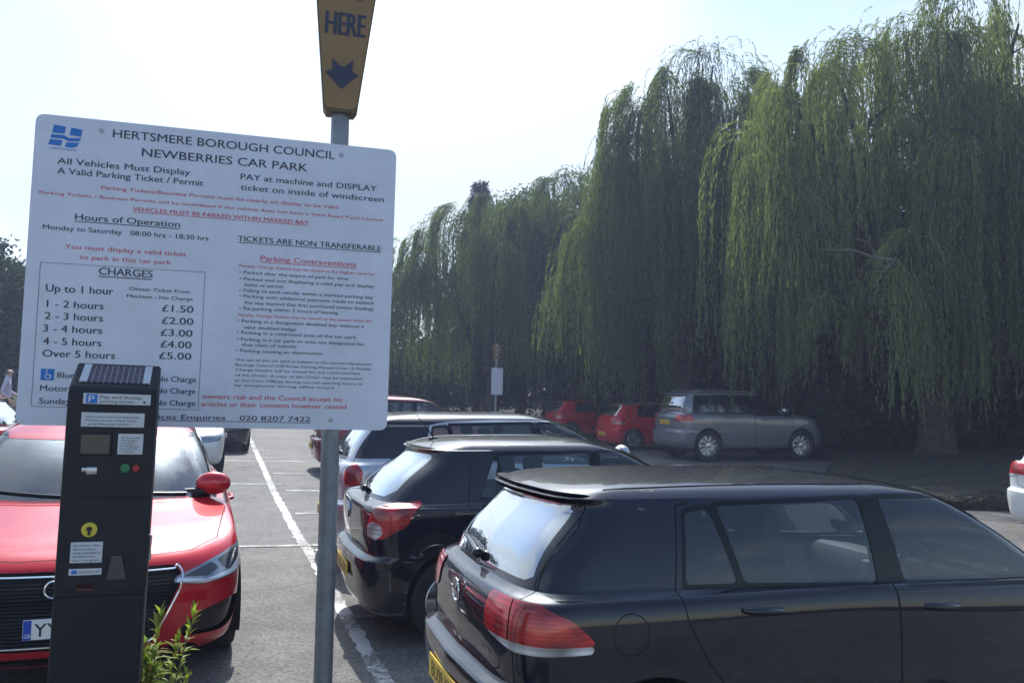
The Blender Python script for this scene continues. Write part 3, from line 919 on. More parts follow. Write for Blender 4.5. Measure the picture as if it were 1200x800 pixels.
# ------------------------------------------------------------------ cars
def spline(K, P, per):
    """natural cubic spline through P (K,...,3) along axis 0, chord-length parameter; per = samples per span"""
    P = np.asarray(P, float); K = P.shape[0]
    if K == 2:
        u = np.linspace(0, 1, per + 1).reshape(-1, *([1] * (P.ndim - 1)))
        return P[0] * (1 - u) + P[1] * u
    d = np.sqrt(np.maximum(np.linalg.norm(np.diff(P, axis=0), axis=-1), 1e-5))     # centripetal
    sh = P.shape[1:-1]
    Pf = P.reshape(K, -1, P.shape[-1]); df = d.reshape(K - 1, -1)
    out = []
    for c in range(Pf.shape[1]):
        h = df[:, c]
        A = np.zeros((K, K)); B = np.zeros((K, P.shape[-1]))
        A[0, 0] = 1; A[-1, -1] = 1
        for i in range(1, K - 1):
            A[i, i - 1] = h[i - 1]; A[i, i] = 2 * (h[i - 1] + h[i]); A[i, i + 1] = h[i]
            B[i] = 6 * ((Pf[i + 1, c] - Pf[i, c]) / h[i] - (Pf[i, c] - Pf[i - 1, c]) / h[i - 1])
        m = np.linalg.solve(A, B)
        pts = []
        for i in range(K - 1):
            u = np.arange(per if i < K - 2 else per + 1) / per
            x = u * h[i]; y = h[i] - x
            pts.append((m[i][None] * (y ** 3)[:, None] + m[i + 1][None] * (x ** 3)[:, None]) / (6 * h[i])
                       + (Pf[i, c] / h[i] - m[i] * h[i] / 6)[None] * y[:, None] + (Pf[i + 1, c] / h[i] - m[i + 1] * h[i] / 6)[None] * x[:, None])
        out.append(np.concatenate(pts))
    o = np.stack(out, 1)
    return o.reshape(o.shape[0], *sh, P.shape[-1])


def ring(xr, xf, w, z, sr=.09, cr=.26, sf=.16, cf=.42, wr=.955, wf=.945, zr=None, zf=None, zq=None):
    zr = z if zr is None else zr; zf = z if zf is None else zf; zq = (z + zf) / 2 if zq is None else zq
    a, b = xr + sr + cr, xf - sf - cf
    X = [xr, xr + .20 * sr, xr + .72 * sr, xr + sr + .30 * cr, a, a + (b - a) * .25, a + (b - a) * .5, a + (b - a) * .75, b, xf - sf - .30 * cf, xf - .72 * sf, xf - .20 * sf, xf]
    Y = [0, .45 * w, .78 * w, .92 * w * wr / .955, w * wr, w * (wr + 1) / 2 + .008 * w, w, w * (wf + 1) / 2 + .008 * w, w * wf, .90 * w * wf / .945, .74 * w, .42 * w, 0]
    Z = [zr, zr, zr, zr, zr, (zr + z) / 2, z, (z + zq) / 2, zq, (zq * .45 + zf * .55), zf + .1 * (zq - zf), zf, zf]
    return np.stack([X, Y, Z], 1)


def rp(pts, r=.03, n=4):
    """round the corners of a polygon"""
    out = []
    k = len(pts)
    for i in range(k):
        p = np.array(pts[i], float); a = np.array(pts[i - 1], float); b = np.array(pts[(i + 1) % k], float)
        ra = min(r, .45 * np.linalg.norm(a - p)); rb = min(r, .45 * np.linalg.norm(b - p))
        s = p + (a - p) / np.linalg.norm(a - p) * ra; e = p + (b - p) / np.linalg.norm(b - p) * rb
        for j in range(n + 1):
            u = j / n
            out.append(tuple((1 - u) ** 2 * s + 2 * u * (1 - u) * p + u * u * e))
    return out


def inside(P, poly):
    x, y = P
    c = False
    n = len(poly)
    j = n - 1
    for i in range(n):
        xi, yi = poly[i]; xj, yj = poly[j]
        if (yi > y) != (yj > y) and x < (xj - xi) * (y - yi) / (yj - yi) + xi:
            c = not c
        j = i
    return c


S2 = math.sqrt(.5)
FRAMES = {'side': (Vector((1, 0, 0)), lambda c, n, L: n.y > .25),
          'rear': (Vector((0, 1, 0)), lambda c, n, L: c.x < L * .45 and n.x < -.05),
          'front': (Vector((0, 1, 0)), lambda c, n, L: c.x > L * .5 and n.x > .12),
          'rq': (Vector((S2, S2, 0)), lambda c, n, L: c.x < L * .4 and (n.y - n.x) > .25),
          'fq': (Vector((-S2, S2, 0)), lambda c, n, L: c.x > L * .6 and (n.y + n.x) > .25),
          'top': (None, lambda c, n, L: n.z > .3)}


def cut(bm, lay, frame, poly, part, L, only=None, extra=None):
    h, filt = FRAMES[frame]
    if frame == 'top':
        pr = lambda p: (p.x, p.y)
    else:
        pr = lambda p: (p.x * h.x + p.y * h.y, p.z)
    xs = [p[0] for p in poly]; ys = [p[1] for p in poly]
    b0, b1, c0, c1 = min(xs), max(xs), min(ys), max(ys)
    cand = []
    for f in bm.faces:
        if only is not None and f[lay] not in only:
            continue
        c = f.calc_center_median()
        if not filt(c, f.normal, L) or (extra and not extra(c)):
            continue
        q = [pr(v.co) for v in f.verts]
        if max(a[0] for a in q) < b0 or min(a[0] for a in q) > b1 or max(a[1] for a in q) < c0 or min(a[1] for a in q) > c1:
            continue
        cand.append(f)
    n = len(poly)
    for i in range(n):
        p, q = poly[i], poly[(i + 1) % n]
        dx, dz = q[0] - p[0], q[1] - p[1]
        l = math.hypot(dx, dz)
        if l < 1e-5 or not cand:
            continue
        # only faces near this edge need the cut
        sx0, sx1 = min(p[0], q[0]) - .002, max(p[0], q[0]) + .002
        sz0, sz1 = min(p[1], q[1]) - .002, max(p[1], q[1]) + .002
        hit, rest = [], []
        for f in cand:
            w = [pr(v.co) for v in f.verts]
            if max(a[0] for a in w) < sx0 or min(a[0] for a in w) > sx1 or max(a[1] for a in w) < sz0 or min(a[1] for a in w) > sz1:
                rest.append(f)
            else:
                hit.append(f)
        if not hit:
            continue
        if frame == 'top':
            co = Vector((p[0], p[1], 0)); no = Vector((-dz / l, dx / l, 0))
        else:
            co = h * p[0] + Vector((0, 0, p[1])); no = h * (-dz / l) + Vector((0, 0, dx / l))
        es = list({e for f in hit for e in f.edges}); vs = list({v for f in hit for v in f.verts})
        r = bmesh.ops.bisect_plane(bm, geom=hit + es + vs, dist=1e-5, plane_co=co, plane_no=no)
        cand = rest + [g for g in r['geom'] if isinstance(g, bmesh.types.BMFace)]
        cand = list(dict.fromkeys(f for f in cand if f.is_valid))
    for f in cand:
        if inside(pr(f.calc_center_median()), poly):
            f[lay] = part


def seam(bm, lay, frame, pts, L, w=.006, part=1, only=(0,), closed=False, extra=None):
    P = list(pts) + ([pts[0]] if closed else [])
    for a, b in zip(P[:-1], P[1:]):
        dx, dz = b[0] - a[0], b[1] - a[1]
        l = math.hypot(dx, dz)
        if l < 1e-5:
            continue
        nx, nz = -dz / l * w / 2, dx / l * w / 2
        ex, ez = dx / l * w * .3, dz / l * w * .3
        cut(bm, lay, frame, [(a[0] + nx - ex, a[1] + nz - ez), (b[0] + nx + ex, b[1] + nz + ez), (b[0] - nx + ex, b[1] - nz + ez), (a[0] - nx - ex, a[1] - nz - ez)], part, L, only, extra)


# part ids
(BODY, GAP, TRIM, WQ, WR_, WF, WS, RW, TLR, TLC, HL, DR, DF, TG, BON, RB, FB, GRI, INT, ROOF, DEL, TLP, LED, LEDGE, LMP) = range(25)

BASE = dict(
    L=4.2,
    rings=[
        dict(xr=.22, xf=4.02, w=.78, z=.17),
        dict(xr=.07, xf=4.13, w=.855, z=.235),
        dict(xr=.015, xf=4.185, w=.882, z=.40),
        dict(xr=.0, xf=4.20, w=.89, z=.54, zf=.50),
        dict(xr=.006, xf=4.195, w=.892, z=.615, zf=.585, crease=1),
        dict(xr=.075, xf=4.185, w=.892, z=.645, zf=.62, crease=1, sr=.08),
        dict(xr=.06, xf=4.15, w=.89, z=.80, zf=.70, zq=.76, sf=.20),
        dict(xr=.075, xf=4.06, w=.878, z=.93, zf=.765, zq=.87, sf=.25, cf=.45),
        dict(xr=.105, xf=3.78, w=.855, z=.985, zf=.86, zq=.94, sf=.2, cf=.4),
        dict(xr=.135, xf=3.46, w=.83, z=1.0, zf=.935, zq=.965, sf=.2, cf=.3),
        dict(xr=.17, xf=3.22, w=.80, z=1.005, zr=1.02, zf=.985, zq=.965, sf=.2, cf=.2, crease=1),
        dict(xr=.27, xf=2.90, w=.745, z=1.19, sf=.2, cf=.16),
        dict(xr=.415, xf=2.54, w=.675, z=1.355, sf=.16, cf=.14),
        dict(xr=.35, xf=2.40, w=.648, z=1.395, sf=.14, cf=.14, cr=.22, crease=1),
        dict(xr=.45, xf=2.24, w=.585, z=1.432, sf=.12, cf=.14, cr=.2),
        dict(xr=.72, xf=2.08, w=.42, z=1.463, sf=.08, cf=.14, cr=.14),
        dict(xr=1.0, xf=1.85, w=.2, z=1.477, sf=.05, cf=.1, cr=.1),
        dict(xr=1.25, xf=1.72, w=.0, z=1.48, sf=.01, cf=.02, cr=.02, sr=.01)],
    rear_axle=.74, front_axle=3.32, wheel=.315, arch=.365,
    quarter=[(.93, 1.035), (1.20, 1.03), (1.115, 1.35), (.985, 1.335)],
    win_rear=[(1.235, 1.03), (1.99, 1.00), (1.99, 1.375), (1.155, 1.36)],
    win_front=[(2.09, .998), (3.10, .965), (2.93, 1.115), (2.50, 1.345), (2.36, 1.372), (2.09, 1.375)],
    door_r=[(.875, 1.02), (.945, 1.365), (1.12, 1.395), (1.6, 1.41), (2.04, 1.405), (2.04, .26), (1.25, .26), (1.13, .55), (.98, .74), (.895, .90)],
    door_f=[(2.046, .26), (2.046, 1.405), (2.40, 1.395), (2.53, 1.365), (2.97, 1.125), (3.14, .97), (3.13, .80), (3.02, .50), (2.98, .26)],
    tailgate=[(-.02, .655), (.50, .655), (.60, .70), (.66, .98), (.655, 1.02), (.57, 1.375), (.52, 1.395), (-.02, 1.395)],
    rear_glass=[(-.02, 1.045), (.56, 1.05), (.605, 1.07), (.525, 1.35), (.50, 1.362), (-.02, 1.362)],
    taillight=dict(frame='rq', polys=[(TLR, rp([(.36, .87), (.38, .985), (.70, .985), (.84, .93), (.915, .845), (.915, .825), (.38, .83)], .03)),
                                      (TLP, rp([(.60, .85), (.60, .965), (.69, .965), (.81, .918), (.87, .85)], .03)),
                                      (GAP, [(.553, .79), (.561, .79), (.561, .985), (.553, .985)]),
                                      (TLC, rp([(.40, .83), (.915, .825), (.91, .795), (.60, .79)], .012))]),
    headlight=dict(frame='fq', polys=[(HL, rp([(-2.60, .60), (-2.70, .66), (-2.40, .775), (-2.14, .80), (-2.16, .74), (-2.30, .64)], .02))]),
    bonnet=True, side_seams=True, handles=[(1.28, .925, 'r'), (2.31, .885, 'f')],
    plate_rear=.47, plate_front=.44, mirror=(3.0, 1.04), two_tone=False, seams_rear=True, res=(6, 7))


def car_spec(**kw):
    s = {k: v for k, v in BASE.items()}
    s['rings'] = [dict(r) for r in BASE['rings']]
    for i, d in kw.pop('ring', {}).items():
        s['rings'][i].update(d)
    s.update(kw)
    return s


_wheel = {}


def wheel_meshes(r, style):
    key = (round(r, 3), style)
    if key in _wheel:
        return _wheel[key]
    w = .205
    mb = MB()
    mb.lathe([(r * .66, -w / 2 + .01), (r * .72, -w / 2), (r * .93, -w / 2 + .005), (r * .99, -w / 2 + .03), (r, -w / 4), (r * .995, 0), (r, w / 4), (r * .99, w / 2 - .03), (r * .93, w / 2 - .005), (r * .72, w / 2), (r * .66, w / 2 - .01)], n=48)
    ty = mb.build('tyre', M['rubber'])
    mb = MB()
    mb.lathe([(r * .66, -w / 2 + .01), (r * .68, w / 2 - .012), (r * .645, w / 2 - .004), (r * .62, w / 2 - .03), (r * .60, -.02), (r * .2, -.03), (0.001, -.03)], n=48)
    ns = {'five': 5, 'ten': 10, 'seven': 7}[style]
    for k in range(ns):
        a = 2 * math.pi * k / ns
        m = Matrix.Rotation(a, 4, 'Y')
        mb.box(m @ Vector((r * .37, w / 2 - .035, 0)), (r * .52, .028, r * (.16 if ns == 5 else .085)), rot=m.to_3x3().to_4x4(), bevel=.008)
    mb.lathe([(r * .19, w / 2 - .045), (r * .18, w / 2 - .018), (r * .1, w / 2 - .012), (.001, w / 2 - .011)], n=24)
    ri = mb.build('rim', M['alloy'])
    mes = (ty.data, ri.data)
    for o in (ty, ri):
        bpy.data.objects.remove(o)
    _wheel[key] = mes
    return mes


def make_car(name, label, cat, loc, th, scale, spec, pmat, group=None, roof_mat=None, wheel_style='five', plate=None, front_plate=None, detail=True, interior=True, rear_glass_mat='glass_rear', side_glass='glass', badge=None, extras=None, lens=None):
    """loc = ground point under the middle of the rear bumper, th = heading"""
    sx, sy, sz = scale
    L = spec['L']
    per_s, per_t = spec['res']
    rings, cre = [], []
    for i, d in enumerate(spec['rings']):
        d = dict(d)
        if d.pop('crease', 0):
            cre.append(i)
        rings.append(ring(**d))
    A = np.stack(rings)                                     # (rings, 13, 3)
    A = np.swapaxes(A, 0, 1)
    A = spline(0, A, per_s)                                 # along the plan
    A = np.swapaxes(A, 0, 1)
    segs = [0] + cre + [len(rings) - 1]
    rows = []
    for a, b in zip(segs[:-1], segs[1:]):
        q = spline(0, A[a:b + 1], per_t if b - a > 1 else max(3, per_t // 2))
        rows.append(q if a == 0 else q[1:])
    G = np.concatenate(rows)                                # (nt, ns, 3)
    G[..., 1] = np.maximum(G[..., 1], 0)
    nt_, ns_ = G.shape[:2]
    G[:, 0, 1] = 0; G[:, -1, 1] = 0; G[-1, :, 1] = 0
    # smooth normals from the grid
    du = np.gradient(G, axis=1); dv_ = np.gradient(G, axis=0)
    # mirror-aware derivative on the centre line
    for e, s in ((0, 1), (-1, -2)):
        du[:, e] = 0; du[:, e, 1] = np.abs(G[:, s, 1]) * (1 if e == 0 else -1) + 1e-6
    NN = np.cross(du, dv_)
    flip = np.sign((NN * (G - np.array([L / 2, 0, .6]))).sum(-1)); 
    NN = unit(NN)
    bad = np.linalg.norm(np.cross(du, dv_), axis=-1) < 1e-9
    NN[bad] = (0, 0, 1)
    NN[-1] = (0, 0, 1)
    # orientation: outward
    if np.median((NN * (G - np.array([L / 2, 0, .6]))).sum(-1)) < 0:
        NN = -NN; NN[-1] = (0, 0, 1)
    bm = bmesh.new()
    lay = bm.faces.layers.int.new('part')
    vs = [[bm.verts.new(G[i, j]) for j in range(ns_)] for i in range(nt_)]
    for i in range(nt_ - 1):
        for j in range(ns_ - 1):
            try:
                bm.faces.new((vs[i][j], vs[i][j + 1], vs[i + 1][j + 1], vs[i + 1][j]))
            except ValueError:
                pass
    bmesh.ops.remove_doubles(bm, verts=bm.verts[:], dist=2e-5)
    bmesh.ops.triangulate(bm, faces=[f for f in bm.faces if len(f.verts) > 4])
    bm.normal_update()
    if sum((f.normal.dot(f.calc_center_median() - Vector((L / 2, 0, .6))) > 0) for f in bm.faces) < len(bm.faces) / 2:
        bmesh.ops.reverse_faces(bm, faces=bm.faces[:])
        bm.normal_update()
    # reference for normals
    bm.faces.ensure_lookup_table()
    Vf = G.reshape(-1, 3); Nf = NN.reshape(-1, 3)
    tri = []
    for i in range(nt_ - 1):
        for j in range(ns_ - 1):
            a = i * ns_ + j
            tri.append((a, a + 1, a + ns_ + 1)); tri.append((a, a + ns_ + 1, a + ns_))
    bvh = BVHTree.FromPolygons([tuple(v) for v in Vf], tri)

    # ---- cuts
    for ax in (spec['rear_axle'], spec['front_axle']):
        ra = spec['arch']; zc = spec['wheel']
        poly = [(ax + ra * math.cos(R(a)), zc + ra * math.sin(R(a))) for a in range(0, 181, 9)] + [(ax - ra, .0), (ax + ra, .0)]
        cut(bm, lay, 'side', poly, DEL, L, extra=lambda c: c.y > .5)
    if spec['two_tone']:
        for f in bm.faces:
            if f.calc_center_median().z > spec.get('two_tone_z', 1.39) and not (f.calc_center_median().x > 2.9 and f.calc_center_median().z < 1.2):
                f[lay] = ROOF
    up = lambda c: c.z > .98
    if spec.get('taillight'):
        tl = spec['taillight']
        for pid, poly in tl['polys']:
            cut(bm, lay, tl['frame'], poly, pid, L)
    tlset = (TLR, TLC, TLP)
    if detail:
        wsp = spec.get('windscreen', [(-.02, 1.0), (.685, 1.0), (.70, 1.02), (.585, 1.335), (.555, 1.355), (-.02, 1.355)])
        cut(bm, lay, 'front', wsp, WS, L, only=(BODY, ROOF), extra=lambda c: c.z > .99 and c.x < 3.6)
        cut(bm, lay, 'rear', spec['tailgate'], TG, L, only=(BODY, ROOF), extra=lambda c: c.z > .62)
        cut(bm, lay, 'rear', spec['rear_glass'], RW, L, only=(BODY, TG, ROOF), extra=up)
        seam(bm, lay, 'rear', spec['tailgate'][1:-1], L, .007, GAP, (BODY, TG, RB, ROOF), extra=lambda c: c.z > .62)
        cut(bm, lay, 'side', spec['door_r'], DR, L, only=(BODY, ROOF), extra=lambda c: c.y > .4)
        cut(bm, lay, 'side', spec['door_f'], DF, L, only=(BODY, ROOF), extra=lambda c: c.y > .4)
        # black surround strip along the side windows
        allw = [spec['quarter'], spec['win_rear'], spec['win_front']]
        for w, pid in zip(allw, (WQ, WR_, WF)):
            if w is None:
                continue
            w = rp(w, .03)
            cx = sum(p[0] for p in w) / len(w); cz = sum(p[1] for p in w) / len(w)
            big = [(cx + (p[0] - cx) * (1 + .032 / max(.15, abs(p[0] - cx))), cz + (p[1] - cz) * (1 + .02 / max(.08, abs(p[1] - cz)))) for p in w]
            cut(bm, lay, 'side', big, TRIM, L, only=(BODY, DR, DF, ROOF), extra=lambda c: c.y > .4)
        if spec['quarter'] is not None:
            a, b = spec['win_rear'][1], spec['win_front'][0]
            cut(bm, lay, 'side', [(a[0] - .02, a[1]), (b[0] + .02, b[1]), (b[0] + .02, 1.385), (a[0] - .02, 1.385)], TRIM, L, only=(BODY, DR, DF), extra=lambda c: c.y > .4)
        for w, pid in zip(allw, (WQ, WR_, WF)):
            if w is None:
                continue
            cut(bm, lay, 'side', rp(w, .03), pid, L, only=(BODY, TRIM, DR, DF), extra=lambda c: c.y > .4)
        seam(bm, lay, 'side', spec['door_r'], L, .007, GAP, (BODY, DR, DF), closed=True, extra=lambda c: c.y > .4 and c.z < 1.375)
        seam(bm, lay, 'side', spec['door_f'], L, .007, GAP, (BODY, DR, DF), closed=True, extra=lambda c: c.y > .4 and c.z < 1.375)
        if spec.get('filler'):
            fx, fz_, fr = spec['filler']
            ring_ = [(fx + fr * math.cos(R(a)), fz_ + fr * math.sin(R(a))) for a in range(0, 360, 20)]
            seam(bm, lay, 'side', ring_, L, .005, GAP, (BODY,), closed=True)
        hb = spec.get('bonnet_poly', [(2.6, -.02), (3.98, -.02), (4.02, .3), (3.9, .55), (3.75, .66), (3.2, .76), (2.6, .8)])
        cut(bm, lay, 'top', hb, BON, L, only=(BODY,), extra=lambda c: c.x > 2.9 and c.z < 1.0 and c.z > .7)
        seam(bm, lay, 'top', hb[1:-1], L, .007, GAP, (BODY, BON), extra=lambda c: c.x > 3.0 and c.z > .7 and c.z < 1.0)
    if spec.get('headlight'):
        for pid, poly in spec['headlight']['polys']:
            cut(bm, lay, spec['headlight']['frame'], poly, pid, L)
    for pid, frame, poly in spec.get('cuts', []):
        cut(bm, lay, frame, poly, pid, L, only=(BODY, FB, GRI, RB, TG, BON, INT, LEDGE))
    if not detail:
        for w, pid in ((spec['quarter'], WQ), (spec['win_rear'], WR_), (spec['win_front'], WF)):
            if w:
                cut(bm, lay, 'side', w, pid, L, only=(BODY, ROOF), extra=lambda c: c.y > .4)
        cut(bm, lay, 'rear', spec['rear_glass'], RW, L, extra=up)
        cut(bm, lay, 'front', [(-.02, 1.0), (.70, 1.0), (.60, 1.36), (-.02, 1.36)], WS, L, extra=lambda c: c.z > .99)
    # bumpers: everything left over below the ledge at either end
    for f in bm.faces:
        if f[lay] == BODY:
            c = f.calc_center_median()
            if c.z < .655 and c.x < .36:
                f[lay] = RB
            elif c.z < .60 and c.x > L - .36:
                f[lay] = FB

    # ---- collect
    bm.verts.ensure_lookup_table()
    bm.verts.index_update()
    co = np.array([v.co for v in bm.verts])
    nor = np.empty_like(co)
    for i, c in enumerate(co):
        loc_, _, fi, _ = bvh.find_nearest(Vector(c))
        t3 = tri[fi]
        a, b, c3 = (Vector(Vf[k]) for k in t3)
        v0, v1, v2 = b - a, c3 - a, loc_ - a
        d00, d01, d11, d20, d21 = v0.dot(v0), v0.dot(v1), v1.dot(v1), v2.dot(v0), v2.dot(v1)
        den = d00 * d11 - d01 * d01
        if abs(den) < 1e-14:
            nn = Nf[t3[0]]
        else:
            v = (d11 * d20 - d01 * d21) / den; w = (d00 * d21 - d01 * d20) / den
            nn = (1 - v - w) * Nf[t3[0]] + v * Nf[t3[1]] + w * Nf[t3[2]]
        nor[i] = nn
    nor = unit(nor)
    byp = {}
    for f in bm.faces:
        byp.setdefault(f[lay], []).append([v.index for v in f.verts])
    bm.free()
    x0 = L / 2
    rx, ry = loc[0] + math.cos(th) * x0 * sx, loc[1] + math.sin(th) * x0 * sx
    root = empty(name, (rx, ry, gz(rx, ry)), th)
    e = .8
    pitch = math.atan2(gz(rx + e * math.cos(th), ry + e * math.sin(th)) - gz(rx - e * math.cos(th), ry - e * math.sin(th)), 2 * e)
    roll = math.atan2(gz(rx - e * math.sin(th), ry + e * math.cos(th)) - gz(rx + e * math.sin(th), ry - e * math.cos(th)), 2 * e)
    root.rotation_euler = (roll, -pitch, th)
    tag(root, label, cat, group)
    T = lambda P: (np.asarray(P, float) - np.array([x0, 0, 0])) * np.array([sx, sy, sz])
    Sn = np.array([1 / sx, 1 / sy, 1 / sz])

    def part(nm, pids, side, parent, mats, off=0.0, flipn=False, filt=None):
        """side: 'both' joined, 'l' or 'r'"""
        Vout, Nout, polys, mi = [], [], [], []
        for sg in ((1, -1) if side == 'both' else ((1,) if side == 'l' else (-1,))):
            idx = {}
            for k, pid in enumerate(pids):
                for f in byp.get(pid, []):
                    if filt is not None and not filt(co[f].mean(0)):
                        continue
                    q = []
                    for v in f:
                        if v not in idx:
                            idx[v] = len(Vout)
                            p = co[v] + nor[v] * off
                            m_ = np.array([1, sg, 1])
                            Vout.append(T(p * m_)); Nout.append(nor[v] * m_ * Sn * (-1 if flipn else 1))
                        q.append(idx[v])
                    if (sg < 0) != flipn:
                        q = q[::-1]
                    polys.append(q); mi.append(k if isinstance(mats, (list, tuple)) else 0)
        if not polys:
            return None
        me = bpy.data.meshes.new(nm)
        me.from_pydata([tuple(v) for v in Vout], [], polys)
        ms = mats if isinstance(mats, (list, tuple)) else [mats]
        for m_ in ms:
            me.materials.append(m_)
        me.polygons.foreach_set('material_index', np.array(mi, np.int32))
        me.polygons.foreach_set('use_smooth', np.ones(len(polys), bool))
        me.update()
        if side == 'both':
            bb = bmesh.new(); bb.from_mesh(me)
            bmesh.ops.remove_doubles(bb, verts=[v for v in bb.verts if abs(v.co.y) < 1e-4], dist=1e-4)
            bb.to_mesh(me); bb.free(); me.update()
            c2 = np.empty(len(me.vertices) * 3); me.vertices.foreach_get('co', c2); c2 = c2.reshape(-1, 3)
            key = {}
            for v, n_ in zip(Vout, Nout):
                key[tuple(np.round(v, 4))] = n_
            Nn = []
            for v in c2:
                n_ = key.get(tuple(np.round(v, 4)))
                if n_ is None:
                    n_ = np.array([0, 0, 1.])
                if abs(v[1]) < 1e-4:
                    n_ = np.array([n_[0], 0, n_[2]])
                Nn.append(n_)
        else:
            Nn = Nout
        Nn = unit(np.array(Nn))
        me.normals_split_custom_set_from_vertices([tuple(v) for v in Nn])
        return link(nm, me, parent)

    rm = roof_mat or pmat
    part('body', [BODY, GAP, TRIM, ROOF], 'both', root, [pmat, M['gap'], M['black_trim'], rm])
    if detail:
        part('rear_bumper', [RB, LEDGE], 'both', root, [pmat, M['black_trim']])
        part('front_bumper', [FB], 'both', root, [pmat])
        bn = part('bonnet', [BON], 'both', root, [pmat])
        tg = part('tailgate', [TG], 'both', root, [pmat])
        rw = part('rear_window', [RW], 'both', tg or root, [M[rear_glass_mat]], -.002)
        part('grille', [GRI], 'both', root, [spec.get('grille_mat', M['black_trim'])], -.012)
        part('air_intake', [INT], 'both', root, [M['black_trim']], -.02)
        for s in 'lr':
            d = part('door', [DF], s, root, [pmat])
            part('window', [WF], s, d or root, [M[side_glass]], -.003)
            d2 = part('door', [DR], s, root, [pmat])
            part('window', [WR_], s, d2 or root, [M[side_glass]], -.003)
            part('quarter_window', [WQ], s, d2 or root, [M[side_glass]], -.003)
            sgn = 1 if s == 'l' else -1
            for hx, hz, wh in spec['handles']:
                # find the body surface at the handle
                hit = bvh.ray_cast(Vector((hx, 2, hz)), Vector((0, -1, 0)))
                y = hit[0].y if hit[0] else .88
                mb = MB()
                mb.tube([T((hx - .105, sgn * (y - .004), hz + .004)), T((hx - .085, sgn * (y + .018), hz + .006)), T((hx, sgn * (y + .024), hz)), T((hx + .085, sgn * (y + .018), hz - .005)), T((hx + .105, sgn * (y - .004), hz - .008))], [.012, .016, .017, .016, .012], n=10)
                mb.build('handle', pmat, d2 if wh == 'r' else d)
            # mirrors
            mx_, mz_ = spec['mirror']
            hit = bvh.ray_cast(Vector((mx_, 2, mz_)), Vector((0, -1, 0)))
            y = (hit[0].y if hit[0] else .75)
            mb = MB()
            c = T((mx_ - .02, sgn * (y + .15), mz_ + .035))
            mb.ball(c, (.075, .125, .085), rot=Matrix.Rotation(R(-8 * sgn), 4, 'Z'))
            mb.mi = 1
            mb.tube([T((mx_, sgn * (y - .03), mz_ - .03)), T((mx_, sgn * (y + .09), mz_ - .02))], [.035, .026], n=10)
            mb.ball(c + np.array([-.035, 0, -.004]), (.052, .108, .07), rot=Matrix.Rotation(R(-8 * sgn), 4, 'Z'))
            mb.mi = 2
            mb.ball(c + np.array([-.050, 0, -.004]), (.042, .098, .062), rot=Matrix.Rotation(R(-8 * sgn), 4, 'Z'))
            mb.build('wing_mirror', [pmat, M['black_trim'], M['mirror']], root)
    else:
        part('tailgate', [TG, RB, LEDGE, FB, BON, DR, DF, GRI, INT], 'both', root, [pmat] * 9)
        part('rear_window', [RW], 'both', root, [M[rear_glass_mat]])
        for s in 'lr':
            part('window', [WF], s, root, [M[side_glass]]); part('window', [WR_], s, root, [M[side_glass]]); part('quarter_window', [WQ], s, root, [M[side_glass]])
    part('windscreen', [WS], 'both', root, [M['glass_front']], -.002)
    lm = lens or [M['red_lens'], M['clear_lens'], M['pink_lens']]
    for s in 'lr':
        part('taillight', [TLR, TLC, TLP], s, root, lm, .007)
        part('headlight', [HL, LED, LMP], s, root, [M['lamp_silver'], M['led'], M['lamp_dark']], .003)
    part('lining', [BODY, DR, DF, TG, ROOF, TRIM, GAP], 'both', root, M['lining'], -.03, True, lambda c: c[2] > .55)
    # floor, wheel wells, cabin
    mb = MB()
    mb.box(T((L / 2, 0, .30)), (L * .9 * sx, 1.25 * sy, .18 * sz))
    for ax in (spec['rear_axle'], spec['front_axle']):
        for sg in (1, -1):
            rr = spec['arch'] * 1.01
            a = [T((ax + rr * math.cos(R(t)), sg * .60, spec['wheel'] + rr * math.sin(R(t)))) for t in range(-20, 201, 11)]
            b = [T((ax + rr * math.cos(R(t)), sg * .865, spec['wheel'] + rr * math.sin(R(t)))) for t in range(-20, 201, 11)]
            va = [mb.bm.verts.new(p) for p in a]; vb = [mb.bm.verts.new(p) for p in b]
            for i in range(len(va) - 1):
                mb.bm.faces.new((va[i], va[i + 1], vb[i + 1], vb[i]))
            mb.bm.faces.new(va)
    mb.build('underbody', M['underbody'], root)
    tm, rmesh = wheel_meshes(spec['wheel'] * sz, wheel_style)
    for ax in (spec['rear_axle'], spec['front_axle']):
        for sg in (1, -1):
            wh = empty('wheel', T((ax, sg * .765, spec['wheel'])), 0 if sg > 0 else math.pi)
            wh.parent = root
            link('tyre', tm, wh); link('rim', rmesh, wh)
    if interior:
        mb = MB()
        # two front seats, rear bench
        for sg in (1, -1):
            mb.box(T((2.05, sg * .37, .48)), (.52, .50, .16), bevel=.05)
            mb.box(T((1.72, sg * .37, .84)), (.14, .48, .66), rot=Matrix.Rotation(R(-16), 4, 'Y'), bevel=.05)
            mb.box(T((1.585, sg * .37, 1.235)), (.10, .27, .17), rot=Matrix.Rotation(R(-10), 4, 'Y'), bevel=.04)
            mb.tube([T((1.61, sg * .37 + .06, 1.1)), T((1.59, sg * .37 + .06, 1.2))], .008, n=6)
            mb.tube([T((1.61, sg * .37 - .06, 1.1)), T((1.59, sg * .37 - .06, 1.2))], .008, n=6)
            mb.box(T((.86, sg * .42, 1.14)), (.09, .25, .14), rot=Matrix.Rotation(R(-10), 4, 'Y'), bevel=.035)
        mb.box(T((1.2, 0, .50)), (.5, 1.3, .18), bevel=.05)
        mb.box(T((.93, 0, .80)), (.14, 1.3, .56), rot=Matrix.Rotation(R(-16), 4, 'Y'), bevel=.05)
        mb.build('seats', M['seat_cloth'], root)
        mb = MB()
        mb.box(T((2.94, 0, .82)), (.34, 1.36, .20), rot=Matrix.Rotation(R(8), 4, 'Y'), bevel=.06)
